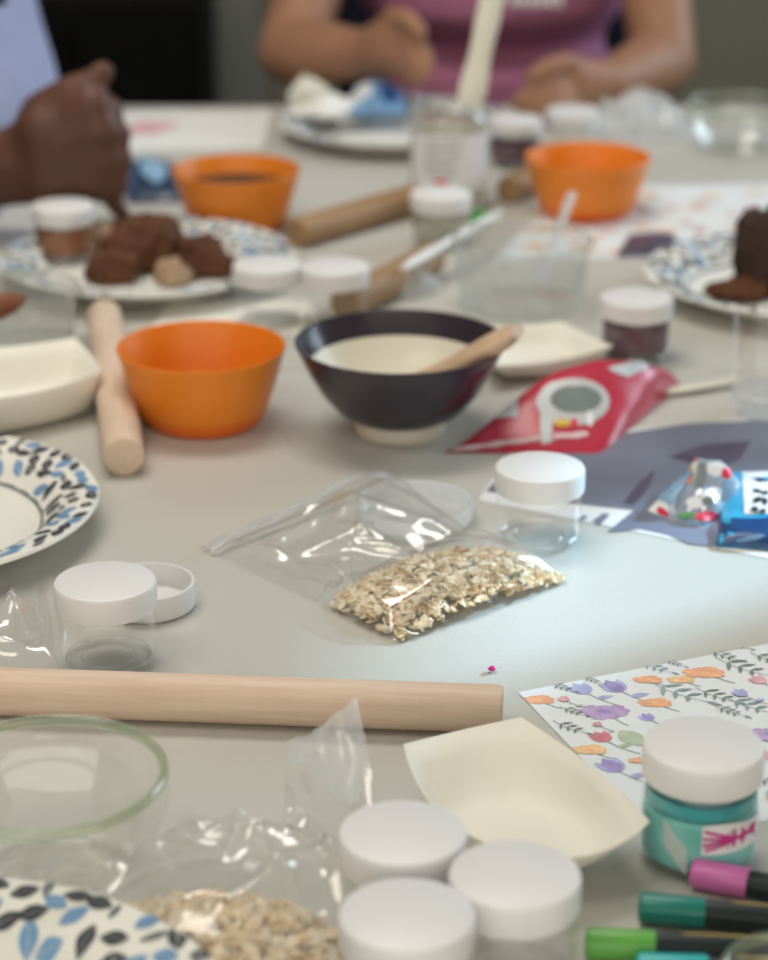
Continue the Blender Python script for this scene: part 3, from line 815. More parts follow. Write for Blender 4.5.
# ------------------------------------------------------------------ pillow pouches
def bag_fn(q, hmax, wr=.0, seed=0, pu=.5, pv=.5, base=.0006, kh=None, ws=60, vexp=1.0):
    q = [Vector(p_) for p_ in q]
    def fn(u, v, e=0.0):
        p_ = q[0].lerp(q[1], u).lerp(q[3].lerp(q[2], u), v)
        f = (max(0, math.sin(PI * u)) ** pu) * (max(0, math.sin(PI * v ** vexp)) ** pv)
        if kh: f *= kh(u, v)
        p_ = p_.copy()
        edge = min(1, f * 4)
        p_.z = TZ + base + max(0, hmax * f + edge * wr * (nz(p_.x + seed, p_.y, seed, ws) + .6 * (1 - abs(nz(p_.x, p_.y + seed, seed, ws * .6)) * 2))) + e
        return p_
    return fn
def project(p_):
    d = p_ - CAM
    z = d.dot(FW)
    return 384 + d.x * F / z, 480 - d.dot(UP) * F / z
def uv_finder(fn, n=60):
    pts = [(i / n, j / n) + project(fn(i / n, j / n)) for i in range(n + 1) for j in range(n + 1)]
    def find(px, py):
        near = sorted(pts, key=lambda q_: (q_[2] - px) ** 2 + (q_[3] - py) ** 2)[:14]
        d0 = math.hypot(near[0][2] - px, near[0][3] - py) + 2.5
        u, v, _, _ = min((q_ for q_ in near if math.hypot(q_[2] - px, q_[3] - py) <= d0), key=lambda q_: (fn(q_[0], q_[1]) - CAM).length)
        st = .4 / n
        for _ in range(7):
            best = min(((a, c) for a in (u - st, u, u + st) for c in (v - st, v, v + st) if 0 <= a <= 1 and 0 <= c <= 1), key=lambda q_: (lambda e: (e[0] - px) ** 2 + (e[1] - py) ** 2)(project(fn(*q_))))
            u, v = best; st *= .6
        return u, v
    return find
def pouch(name, fn, mats, label, cat, patches=(), n=36, group=None, matfn=None):
    b = MB(); b.grid(lambda u, v: fn(u, v), n, n, 0, matfn)
    b.grid(lambda u, v: Vector((fn(u, v).x, fn(u, v).y, TZ + .0004)), 4, 4, 0)
    for kind, a, mi in patches:
        if kind in ('pe', 'pq'):
            if not hasattr(fn, 'find'): fn.find = uv_finder(fn)
            lift = .0005 + .00018 * mi
            if kind == 'pe':
                xc, yc, rx, ry, rot = (tuple(a) + (0,))[:5]
                def fe(s_, t_):
                    ca, sa = rx * t_ * math.cos(2 * PI * s_), ry * t_ * math.sin(2 * PI * s_)
                    return fn(*fn.find(xc + ca * math.cos(rot) - sa * math.sin(rot), yc + ca * math.sin(rot) + sa * math.cos(rot)), lift)
                b.grid(fe, 20, 4, mi)
            else:
                (xa, ya_), (xb, yb_), (xc, yc), (xd, yd) = a
                b.grid(lambda s_, t_: fn(*fn.find((xa + (xb - xa) * s_) * (1 - t_) + (xd + (xc - xd) * s_) * t_, (ya_ + (yb_ - ya_) * s_) * (1 - t_) + (yd + (yc - yd) * s_) * t_), lift), 8, 5, mi)
        elif kind == 'ell':
            uc, vc, ru, rv = a[:4]
            b.grid(lambda s_, t_: fn(uc + ru * t_ * math.cos(2 * PI * s_), vc + rv * t_ * math.sin(2 * PI * s_), .0005 + .0002 * mi), 28, 6, mi)
        else:
            (ua, va), (ub, vb), (uc2, vc2), (ud, vd) = a
            b.grid(lambda s_, t_: fn((ua + (ub - ua) * s_) * (1 - t_) + (ud + (uc2 - ud) * s_) * t_, (va + (vb - va) * s_) * (1 - t_) + (vd + (vc2 - vd) * s_) * t_, .0005 + .0002 * mi), 12, 6, mi)
    o = b.build(name, mats, origin=fn(.5, .5, 0) * 1.0, sharp=60)
    return tag(o, label, cat, group)
q = quad([(443, 453), (600, 455), (682, 384), (560, 402)], 0)
rf = bag_fn(q, .036, .0016, 3, .28, .75, ws=30, vexp=2.0)
pouch('candy_pouch', rf, [M['red'], M['silver'], M['darkgreyp'], M['stripe'], M['yellow'], M['redp'], M['white']],
      'shiny red snack pouch with a silver round emblem between dark bowl and poster', 'pouch',
      [('pe', (573, 402, 37, 24), 1), ('pe', (576, 400, 26, 14), 2), ('pe', (566, 398, 8, 6), 1), ('pe', (588, 400, 8, 6), 1), ('pq', ((540, 410), (553, 412), (552, 443), (541, 444)), 1),
       ('pq', ((452, 448), (540, 436), (540, 441), (452, 453)), 3), ('pq', ((554, 435), (588, 432), (588, 437), (554, 440)), 3), ('pq', ((498, 402), (518, 396), (517, 417), (496, 419)), 1),
       ('pe', (562, 424, 8, 4), 4), ('pe', (574, 425, 4, 5), 5), ('pe', (590, 420, 4, 8), 6), ('pq', ((605, 368), (640, 360), (652, 366), (628, 378)), 1)])
# candy wrappers
q = quad([(646, 512), (702, 530), (752, 497), (704, 474)], 0)
wf = bag_fn(q, .023, .0055, 9, .45, .6, ws=62, vexp=1.5)
M['wrapfilm'] = clear('wrapper_film', (0.98, 0.985, 0.99), (0.92, 0.93, 0.95), 0.12, 1.7, 0.72, (0.72, 0.78, 0.86))
MW = [M['wrapfilm'], M['white'], M['redp'], M['yellow'], M['cyan'], M['orangep'], M['darkgreyp'], M['greenp'], M['bluedeep'], M['paleblue']]
pouch('candy_wrapper', wf, MW, 'crumpled clear candy wrapper with red, yellow and blue print on the poster', 'wrapper',
      [('pq', ((655, 500), (673, 508), (692, 474), (674, 462)), 9), ('pe', (657, 508, 11, 9, .5), 1), ('pe', (661, 513, 7, 4, .7), 2), ('pe', (682, 474, 11, 9, -.6), 3), ('pe', (686, 480, 7, 5), 5), ('pe', (680, 470, 4, 6, .5), 1),
       ('pe', (694, 468, 6, 6), 1), ('pe', (691, 458, 7, 3, .4), 5), ('pq', ((697, 466), (706, 464), (706, 484), (694, 490)), 6), ('pe', (716, 470, 9, 7), 1), ('pe', (727, 474, 5, 6), 2), ('pe', (712, 495, 12, 7, -.3), 1), ('pe', (694, 503, 8, 6), 1),
       ('pe', (707, 502, 6, 4), 6), ('pe', (685, 517, 9, 3), 7), ('pe', (708, 517, 14, 5), 2), ('pq', ((670, 521), (690, 525), (718, 524), (718, 528)), 4), ('pe', (728, 490, 6, 8), 9)], 44)
q = quad([(716, 548), (800, 552), (800, 478), (724, 476)], 0)
wf = bag_fn(q, .012, .0025, 4, .4, .4, ws=50)
pats = [('pq', ((742, 472), (796, 472), (796, 514), (744, 514)), 1), ('pq', ((668, 518), (800, 518), (800, 552), (690, 550)), 2), ('pe', (752, 540, 14, 3, -.2), 4)]
for (x, y, rx, ry, a) in ((762, 481, 8, 2, .15), (757, 491, 5, 2, .1), (765, 493, 4, 2, 0), (758, 500, 5, 3, -.4), (765, 502, 3, 4, 0), (755, 510, 4, 3, .3), (763, 512, 4, 2, -.3), (775, 485, 6, 2, .2), (776, 500, 5, 3, 0)):
    pats.append(('pe', (x, y, rx, ry, a), 3))
pouch('candy_packet', wf, [M['cyan'], M['white'], M['bluedeep'], M['black'], M['leafblue']], 'flattened blue packet with a white panel of black marks at the right edge', 'packet', pats)
# dark-blue pouch behind the fist
q = quad([(128, 205), (182, 203), (176, 168), (118, 170)], 0)
pouch('snack_pouch', bag_fn(q, .022, .004, 12, ws=40), [M['bluepack'], M['paleblue']], 'dark blue pouch with pale blue patch left of the brown-mix orange bowl', 'pouch',
      [('ell', (.55, .45, .25, .3), 1), ('ell', (.4, .8, .2, .1), 1)])

# ------------------------------------------------------------------ oats and bags
def oats(name, n, inside, zf, label, seed, size=.0072):
    rr = random.Random(seed); b = MB(); k = 0; tr = 0
    while k < n and tr < n * 60:
        tr += 1
        s_ = inside(rr)
        if s_ is None: continue
        p_, hz = s_
        k += 1
        L = size * rr.uniform(.7, 1.25); W = L * rr.uniform(.55, .8); T = .0007
        rot = Matrix.Rotation(rr.uniform(0, 6.28), 3, 'Z') @ Matrix.Rotation(rr.gauss(0, .5), 3, 'X') @ Matrix.Rotation(rr.gauss(0, .5), 3, 'Y')
        vs = []; nn = 8
        for j in range(nn):
            a = 2 * PI * j / nn
            c_ = 1.15 if j % 2 == 0 else .95
            vs.append(Vector((L * .5 * math.cos(a) * c_, W * .5 * math.sin(a), .0006 * math.cos(2 * a))))
        vs2 = [v * .8 + Vector((0, 0, T)) for v in vs]
        ctr = Vector((p_.x, p_.y, max(hz, TZ + .0025)))
        allv = [ctr + rot @ v for v in vs] + [ctr + rot @ v for v in vs2]
        mn = min(v.z for v in allv)
        if mn < TZ + .0009:
            allv = [v + Vector((0, 0, TZ + .0009 - mn)) for v in allv]
        fs = [tuple(range(nn))[::-1], tuple(nn + j for j in range(nn))] + [(j, (j + 1) % nn, nn + (j + 1) % nn, nn + j) for j in range(nn)]
        b.add(allv, fs, rr.choices([0, 1, 2], [5, 5, 1.2])[0])
    o = b.build(name, [M['oat'], M['oatpale'], M['oatbrown']], smooth=False, origin=b.v[0])
    return tag(o, label, 'oats', None, 'stuff')
# --- flat zip bag in the middle
qb = quad([(198, 549), (398, 646), (573, 583), (380, 473)], 0)       # zip-near, bottom-near, bottom-far, zip-far
def bagpos(u, v): return qb[0].lerp(qb[1], u).lerp(qb[3].lerp(qb[2], u), v * (1 - .10 * math.sin(PI * u)))
lidc = P(415, 521)
def oat_h(u, v):
    uu = max(0, min(1, (u - .60) / .40))
    f = math.sin(PI * min(1, uu * .92 + .02)) ** .55 if uu > 0 else 0
    return .024 * f * math.sin(PI * max(0, min(1, v * .96 + .02))) ** .5
def seg(ax, ay, bx, by, wd, hh):
    a, c = P(ax, ay), P(bx, by)
    return (Vector((a.x, a.y)), Vector((c.x, c.y)), wd, hh)
def folds(p_, lst):
    q = Vector((p_.x, p_.y)); z = 0
    for a, c, wd, hh in lst:
        d = c - a; t_ = max(0, min(1, (q - a).dot(d) / d.length_squared))
        dist = (q - (a + d * t_)).length
        z += hh * math.sin(PI * (.08 + .84 * t_)) * math.exp(-(dist / wd) ** 1.4)
    return z
FOLDS = [seg(238, 537, 330, 512, .004, .006), seg(278, 549, 322, 524, .004, .006), seg(296, 563, 372, 545, .0045, .007), seg(322, 535, 400, 560, .004, .005),
         seg(350, 522, 470, 556, .004, .004), seg(318, 570, 352, 600, .004, .006), seg(230, 545, 300, 572, .005, .004), seg(370, 500, 330, 540, .004, .003), seg(290, 520, 350, 496, .004, .004), seg(430, 560, 500, 558, .004, .004), seg(215, 548, 262, 536, .003, .004), seg(300, 585, 340, 605, .003, .005), seg(262, 556, 292, 566, .003, .004), seg(385, 512, 440, 540, .003, .003), seg(342, 552, 420, 566, .003, .004), seg(345, 500, 372, 484, .003, .003)]
def film_h(u, v):
    p_ = bagpos(u, v)
    h = oat_h(u, v) + .0016
    d = (Vector((p_.x, p_.y)) - Vector((lidc.x, lidc.y))).length
    h = max(h, (.0160 + .10 * max(-.03, min(.03, p_.y - lidc.y))) * max(0, min(1, 1 - (d - .041) / .035)))
    e = min(1, 12 * min(u, 1 - u, v + .02, 1 - v + .02))
    rg = folds(p_, FOLDS)
    return .0012 + e * (h + rg + .0014 * nz(p_.x, p_.y, 3, 26) + .0006 * nz(p_.x, p_.y, 8, 80) + .0014)
def inside(rr):
    u, v = rr.uniform(.64, .985), rr.uniform(.03, .97)
    lim = .70 - .08 * math.sin(5 * v)
    if u < lim - .02: return None
    p_ = bagpos(u, v)
    h = max(.001, oat_h(u, v) - .0035)
    return p_, TZ + h * (rr.random() ** .18)
oats('oats', 1100, inside, None, 'rolled oats filling the bottom of the flat zip bag', 5)
t = thing('zip_bag', 'clear plastic zip bag of oats lying flat in the middle of the table', 'bag', (qb[0].x, qb[0].y, TZ + EPS))
o0 = Vector((qb[0].x, qb[0].y, TZ + EPS))
b = MB()
def fsurf(u, v):
    p_ = bagpos(u, v); p_.z = TZ + film_h(u, v); return p_ - o0
b.grid(fsurf, 90, 60)
b.build('bag_film', M['film'], t, sharp=0)
for uz, wd in ((.035, .0016), (.075, .0022)):
    b = MB(); b.tube([fsurf(uz + .006 * math.sin(3 * v / 20), v / 20) + Vector((0, 0, .0016)) for v in range(21)], wd, 8, flat=.6)
    b.build('zip_strip', M['zip'], t)
# milky lid under the bag
b = MB(); rL = .0385; hL = .0135
b.lathe([(0, .0012), (rL * .93, .0012), (rL * .97, .002), (rL, .004), (rL, hL), (rL - .0012, hL + .0003), (rL - .002, hL - .001), (rL - .002, .004), (rL * .9, .0024), (0, .0024)], 64)
o = b.build('plastic_dish', M['dishplastic']); o.location = (lidc.x, lidc.y, TZ + EPS)
tag(o, 'wide shallow milky plastic dish half under the zip bag', 'dish')
# --- crumpled bag in front
cb = P(240, 930)
cb = Vector((cb.x, cb.y, TZ))
pc = Vector((plB.location.x, plB.location.y))
def inside2(rr):
    a = rr.uniform(0, 2 * PI); k = math.sqrt(rr.random())
    x = cb.x - .012 + .060 * k * math.cos(a); y = cb.y - .029 + .042 * k * math.sin(a)
    if (Vector((x, y)) - pc).length < .137: return None
    return Vector((x, y, 0)), TZ + 0.001 + .023 * math.sqrt(max(0, 1 - k * k)) * rr.random() ** .2
oats('oats', 800, inside2, None, 'rolled oats heaped in the crumpled front bag beside the corner plate', 6, .0085)
FOLDS2 = [seg(270, 835, 302, 890, .004, .010), seg(254, 868, 296, 892, .004, .010), seg(258, 868, 262, 902, .004, .009), seg(258, 905, 290, 975, .004, .009), seg(180, 870, 206, 905, .004, .008),
          seg(130, 885, 100, 945, .005, .012), seg(150, 868, 262, 866, .005, .010), seg(205, 905, 255, 900, .004, .005), seg(226, 930, 250, 890, .004, .006), seg(310, 880, 350, 960, .004, .010), seg(160, 920, 180, 890, .003, .006)]
def dome(u, v):
    a = 2 * PI * u; k = v
    x = .073 * k * math.cos(a); y = .066 * k * math.sin(a)
    f = max(0, 1 - k ** 2.2) ** .6
    q_ = Vector((cb.x + x, cb.y + y))
    cr = (1 - abs(nz(q_.x * .8 + q_.y * .6, q_.y * .8 - q_.x * .6, 5, 17)) * 2) * .011 + (1 - abs(nz(q_.x + .3, q_.y * 1.5, 2, 36)) * 2) * .0022
    z = .0015 + f * (.030 + cr) + min(1, f * 3) * .8 * folds(q_, FOLDS2)
    return Vector((x, y, max(.001, z)))
t = thing('plastic_bag', 'crumpled clear bag of oats with an upright frosted flap beside the glass bowl', 'bag', (cb.x, cb.y, TZ + EPS))
def dome_c(u, v):
    q = dome(u, v)
    d = Vector((q.x + cb.x, q.y + cb.y)) - pc
    if d.length < .134:
        d = d.normalized() * .134
        q = Vector((pc.x + d.x - cb.x, pc.y + d.y - cb.y, q.z))
    return q
b = MB(); b.grid(dome_c, 160, 60); b.build('bag_film', M['film'], t, sharp=0)
# flap
yl, yr = .955, .93
A = PY(283, 850, yl); B = PY(392, 905, .90); C = PY(357, 703, yr + .03); D = PY(287, 742, yl + .02)
A.z = max(A.z, TZ + .002); B.z = max(B.z, TZ + .003)
def flap(u, v):
    p_ = A.lerp(B, u).lerp(D.lerp(C, u), v)
    p_ += Vector((0, 1, 0)) * (.006 * math.sin(5 * u + 3 * v) + .006 * nz(u * 4, v * 4, 2)) + Vector((0, 0, 1)) * (.004 * nz(u * 5, 3, v * .2) * v)
    return p_ - Vector((cb.x, cb.y, TZ + EPS))
b = MB(); b.grid(flap, 24, 30, 0, lambda u, v: 1 if v > .55 + .12 * math.sin(7 * u) else 0)
o = b.build('bag_flap', [M['film'], M['frost']], t, sharp=0); o['label'] = 'frosted flap standing upright'
# --- empty film by the left edge
cl = P(0, 628); cl.z = TZ
FOLDS3 = [seg(24, 572, 8, 612, .004, .012), seg(8, 612, 30, 650, .005, .008), seg(-10, 640, 30, 612, .004, .007), seg(45, 600, 58, 665, .006, .012), seg(-20, 660, 28, 664, .004, .008), seg(-40, 600, 10, 620, .004, .008)]
def film2(u, v):
    px = -70 + 132 * u; py = 676 - (676 - 566 - 40 * (1 - u)) * v
    p_ = P(px, py)
    e = min(1, 8 * min(u, 1 - u, v, 1 - v))
    p_.z = TZ + .002 + e * (.008 + .005 * nz(p_.x, p_.y, 1, 22) + .0008 * nz(p_.x, p_.y, 2, 90) + folds(p_, FOLDS3)) * (1 if v < .55 else max(.15, 1 - (v - .55) * 2.6))
    return p_ - Vector((cl.x, cl.y, TZ + EPS)) + Vector((0, 0, .0004))
b = MB(); b.grid(film2, 60, 50); o = b.build('plastic_film', M['film'], sharp=0); o.location = (cl.x, cl.y, TZ + EPS)
tag(o, 'empty crumpled clear plastic bag left of the left clear jar', 'bag')

# ------------------------------------------------------------------ markers
def marker(pa, pb, cap, label, capl=.030, r=.0072):
    a = P(pa[0], pa[1], r); c = P(pb[0], pb[1], r)
    d = (c - a).normalized(); L = .125
    t = thing('paint_marker', label, 'marker', (a.x, a.y, TZ + EPS), math.atan2(d.y, d.x), 'paint markers at the right')
    b = MB(); b.tube([(0, 0, r), (.0006, 0, r), (.002, 0, r), (capl - .001, 0, r), (capl, 0, r)], [r * .82, r * .93, r, r, r * .97], 32); b.build('cap', cap, t, sharp=50)
    b = MB(); b.tube([(capl, 0, r), (capl + .004, 0, r), (L - .006, 0, r), (L, 0, r)], [r * .9, r * .93, r * .93, r * .6], 32); b.build('barrel', M['penbody'], t, sharp=50)
    b = MB(); rr_ = r * .95
    b.grid(lambda u, v: (capl + .012 + .05 * u, rr_ * math.cos(R(52) + R(34) * v), r + rr_ * math.sin(R(52) + R(34) * v)), 4, 6); b.build('label_band', M['gold'], t)
    return t
marker((692, 873), (768, 889), M['penpink'], 'orchid pink capped paint marker just in front of the slime jar', .027)
marker((639, 908), (720, 916), M['penteal'], 'dark teal green capped paint marker between the pink and lime ones', .030)
marker((585, 944), (680, 949), M['pengreen'], 'lime green capped paint marker, second nearest the camera', .031)
marker((636, 970), (730, 973), M['penturq'], 'turquoise capped paint marker at the bottom edge', .031)

# ------------------------------------------------------------------ small things
p = P(492, 672)
b = MB(); b.lathe([(0, .0026), (.0015, .0026), (.0026, .0014), (.0010, .0002), (0, 0)], 8)
o = b.build('craft_gem', M['gem'], smooth=False); o.location = (p.x, p.y, TZ + EPS); tag(o, 'tiny magenta gem lying beyond the end of the long rolling pin', 'gem')

# tub at the left edge
def tub(px, py, h, ro, rb, label, name='plastic_tub', mat='tubplastic', loc_z=EPS):
    p = P(px, py, h)
    t = thing(name, label, 'tub', (p.x, p.y, TZ + loc_z))
    MB().lathe([(0, .002), (rb * .9, .002), (rb, .0005), (rb * 1.03, .004), (rb + (ro - rb) * .5, h * .5), (ro, h - .004)], 56).build('tub_wall', M[mat], t)
    MB().lathe([(ro, h - .004), (ro + .003, h - .003), (ro + .003, h - .0005), (ro + .001, h), (ro - .001, h - .002)], 56).build('rim', M[mat], t)
    return t
tub(18, 286, .050, .047, .042, 'clear plastic tub at the left edge behind the paper tray')
a = P(-40, 318, .050); c = P(27, 298, .058)
b = MB(); pp = [a.lerp(c, k / 8) for k in range(9)]
b.tube(pp, [.011, .011, .011, .011, .0105, .010, .009, .006, .0015], 16)
o = b.build('wooden_stick', pm('red_brown_wood', (0.20, 0.065, 0.03), .5, .4, .2, 30), origin=a); tag(o, 'reddish brown pointed stick resting on the clear tub at the left edge', 'stick')
t2 = tub(523, 238, .060, .058, .053, 'clear plastic tub holding a spoon behind the cream tray')
a = P(538, 284, .010); c = PY(573, 192, a.y + .030)
b = MB(); pp = [a.lerp(c, k / 10) for k in range(11)]
b.tube(pp, [.010, .012, .0125, .011, .008, .0055, .005, .005, .0055, .006, .005], 14, flat=.35)
o = b.build('plastic_spoon', M['frost'], origin=a); tag(o, 'translucent plastic spoon standing in the clear tub', 'spoon')
a = P(403, 268, .030); c = P(500, 212, .034)
b = MB(); b.tube([a.lerp(c, k / 8) for k in range(9)], [.004, .0055, .0055, .005, .005, .005, .005, .0045, .003], 14, flat=.6)
o = b.build('plastic_stick', M['white'], origin=a); tag(o, 'white plastic stick slanting beside the clear tub with the spoon', 'stick')
# scrap of clear film there
def scrap(name, px, py, sx, sy, hz, mat, label, seed, cat='film'):
    c = P(px, py)
    def fn(u, v):
        a = 2 * PI * u; x = sx * v * math.cos(a) * (1 + .2 * math.sin(3 * a + seed)); y = sy * v * math.sin(a) * (1 + .15 * math.sin(4 * a))
        f = max(0, 1 - v * v) ** .5
        return Vector((x, y, .001 + f * hz * (.55 + .6 * max(0, 1 - 2 * abs(nz(x + seed, y, seed, 24))))))
    b = MB(); b.grid(fn, 40, 14); o = b.build(name, mat, sharp=0); o.location = (c.x, c.y, TZ + EPS)
    return tag(o, label, cat)
scrap('film_scrap', 402, 293, .030, .022, .022, M['frost'], 'scrap of frosted film behind the dark bowl', 2)
scrap('film_scrap', 640, 133, .060, .045, .045, M['frost'], 'crumpled pale plastic film behind the right orange bowl', 5)
scrap('tissue', 318, 132, .040, .035, .020, M['paper'], 'crumpled white tissue on the scrap-littered paper plate', 8, 'tissue')
scrap('tissue', 590, 128, .030, .022, .022, M['paper'], 'small grey-white wad between the hands of the pink-shirted person and the bowl', 9, 'tissue')
for o in bpy.data.objects:
    if o.name.startswith('tissue') and 'littered' in o.get('label', ''): o.location.z = TZ + .024
q = quad([(348, 132), (408, 132), (402, 110), (354, 110)], .004)
o = pouch('snack_pouch', bag_fn(q, .022, .004, 22, ws=40, base=.024), [M['leafblue'], M['bluedeep'], M['white']], 'blue and white pouch on the scrap-littered paper plate', 'pouch', [('ell', (.7, .4, .2, .3), 1), ('ell', (.2, .4, .2, .3), 2)])
o = lump(on(306, 112, .024), .020, .016, .022, M['spatula'], 'cream lump at the back of the scrap-littered plate', None, 31)
# right edge clear cup and knife
p = P(775, 316, .075)
t = thing('plastic_cup', 'clear plastic cup with a milky base at the right edge', 'cup', (p.x, p.y, TZ + EPS))
MB().lathe([(.026, .012), (.0285, .016), (.030, .074), (.031, .076), (.029, .076)], 48).build('cup_wall', M['jar'], t)
o = MB().lathe([(0, .0), (.025, 0), (.027, .002), (.0275, .016), (.026, .018), (0, .018)], 48).build('base', M['dishplastic'], t)
a = P(664, 392, .004); c = P(738, 379, .006)
b = MB(); b.tube([a.lerp(c, k / 6) for k in range(7)], [.003, .006, .0065, .006, .005, .005, .004], 12, flat=.35)
o = b.build('plastic_knife', M['spatula'], origin=a); tag(o, 'cream plastic knife between the red pouch and the clear cup', 'knife')

# tall glue jar with spatula
p = P(449, 95, .115)
t = thing('glass_jar', 'tall clear jar with a printed label holding a cream spatula', 'jar', (p.x, p.y, TZ + EPS))
MB().lathe([(.035, .115), (.036, .112), (.0355, .098), (.0395, .092), (.040, .085), (.040, .006), (.038, .001), (0, .002)], 56).build('jar_body', M['glass'], t)
MB().lathe([(0, .090), (.030, .090), (.0370, .089), (.0378, .082), (.0378, .006), (.036, .004), (0, .004)], 48).build('gel', M['liquid'], t)
b = MB(); arc_patch(b, .0403, R(-150), R(-20), lambda u: .028, lambda u: .082, 30, 0)
for k in range(6):
    zz = .074 - .006 * k
    arc_patch(b, .0405, R(-128), R(-128 + rnd.uniform(45, 62)), lambda u: zz, lambda u: zz + .0022, 16, 1, 1)
arc_patch(b, .0405, R(-112), R(-92), lambda u: .034, lambda u: .039, 8, 2, 1)
b.build('label_sticker', [M['labelwhite'], M['labelgrey'], M['redp']], t)
a = PY(469, 108, p.y); c = PY(497, -25, p.y + .02)
b = MB(); b.tube([a.lerp(c, k / 8) for k in range(9)], [.012, .014, .013, .011, .011, .012, .012, .012, .010], 16, flat=.4, up=(0, 1, 0))
o = b.build('spatula', M['spatula'], origin=a); tag(o, 'cream plastic spatula standing in the tall labelled jar', 'spatula')
jar(441, 193, 'small white-lidded jar in front of the tall labelled jar', None, 'liquid', .6, 'gel')
jar(516, 119, 'white-lidded jar of reddish powder left of the right orange bowl', None, 'mauve', .6, 'powder')
jar(572, 110, 'small clear jar with white lid behind the right orange bowl', None)
p = P(478, 222, .003)
o = lump((p.x, p.y, TZ + EPS), .010, .008, .008, M['greenp'], 'small green crumb beside the tall labelled jar', None, 41); o.name = 'green_crumb'; o['category'] = 'crumb'
p = P(408, 212, .003)
o = lump((p.x, p.y, TZ + EPS), .008, .008, .010, pm('olive_clay', (.20, .22, .05), .6, .3), 'small olive crumb left of the small front jar', None, 42); o.name = 'olive_crumb'; o['category'] = 'crumb'
q = quad([(615, 258), (690, 256), (672, 234), (630, 234)], 0)
pouch('snack_pouch', bag_fn(q, .006, .001, 33, ws=40), [M['posterdark'], M['mauve']], 'flat dark mauve packet behind the right edge plate', 'pouch', [('ell', (.3, .5, .2, .3), 1)])

# ------------------------------------------------------------------ people
def capsule(b, p0, p1, r0, r1=None, seg=18):
    """a rounded, tapering limb piece between two joints"""
    p0, p1 = Vector(p0), Vector(p1); r1 = r0 if r1 is None else r1
    d = (p1 - p0).normalized() if (p1 - p0).length > 1e-6 else Vector((0, 0, 1))
    pts = []; rad = []
    for k in range(6):
        a = (1 - k / 5) * PI / 2; pts.append(p0 - d * r0 * math.sin(a)); rad.append(max(.0004, r0 * math.cos(a)))
    for k in range(6):
        a = k / 5 * PI / 2; pts.append(p1 + d * r1 * math.sin(a)); rad.append(max(.0004, r1 * math.cos(a)))
    b.tube(pts, rad, seg)
def limb(b, pts):
    for (p0, r0), (p1, r1) in zip(pts, pts[1:]): capsule(b, p0, p1, r0, r1)
def fused(b, name, mat, parent, voxel=.005, smooth=6):
    """one continuous surface grown over all the pieces"""
    o = b.build(name, mat, parent, sharp=0)
    m = o.modifiers.new('remesh', 'REMESH'); m.mode = 'VOXEL'; m.voxel_size = voxel; m.use_smooth_shade = True
    m = o.modifiers.new('smooth', 'SMOOTH'); m.factor = .5; m.iterations = smooth
    bpy.context.view_layer.update()
    me = bpy.data.meshes.new_from_object(o.evaluated_get(bpy.context.evaluated_depsgraph_get()))
    o.modifiers.clear(); o.data = me; me.name = name
    me.materials.clear(); me.materials.append(mat)
    for p_ in me.polygons: p_.use_smooth = True
    return o
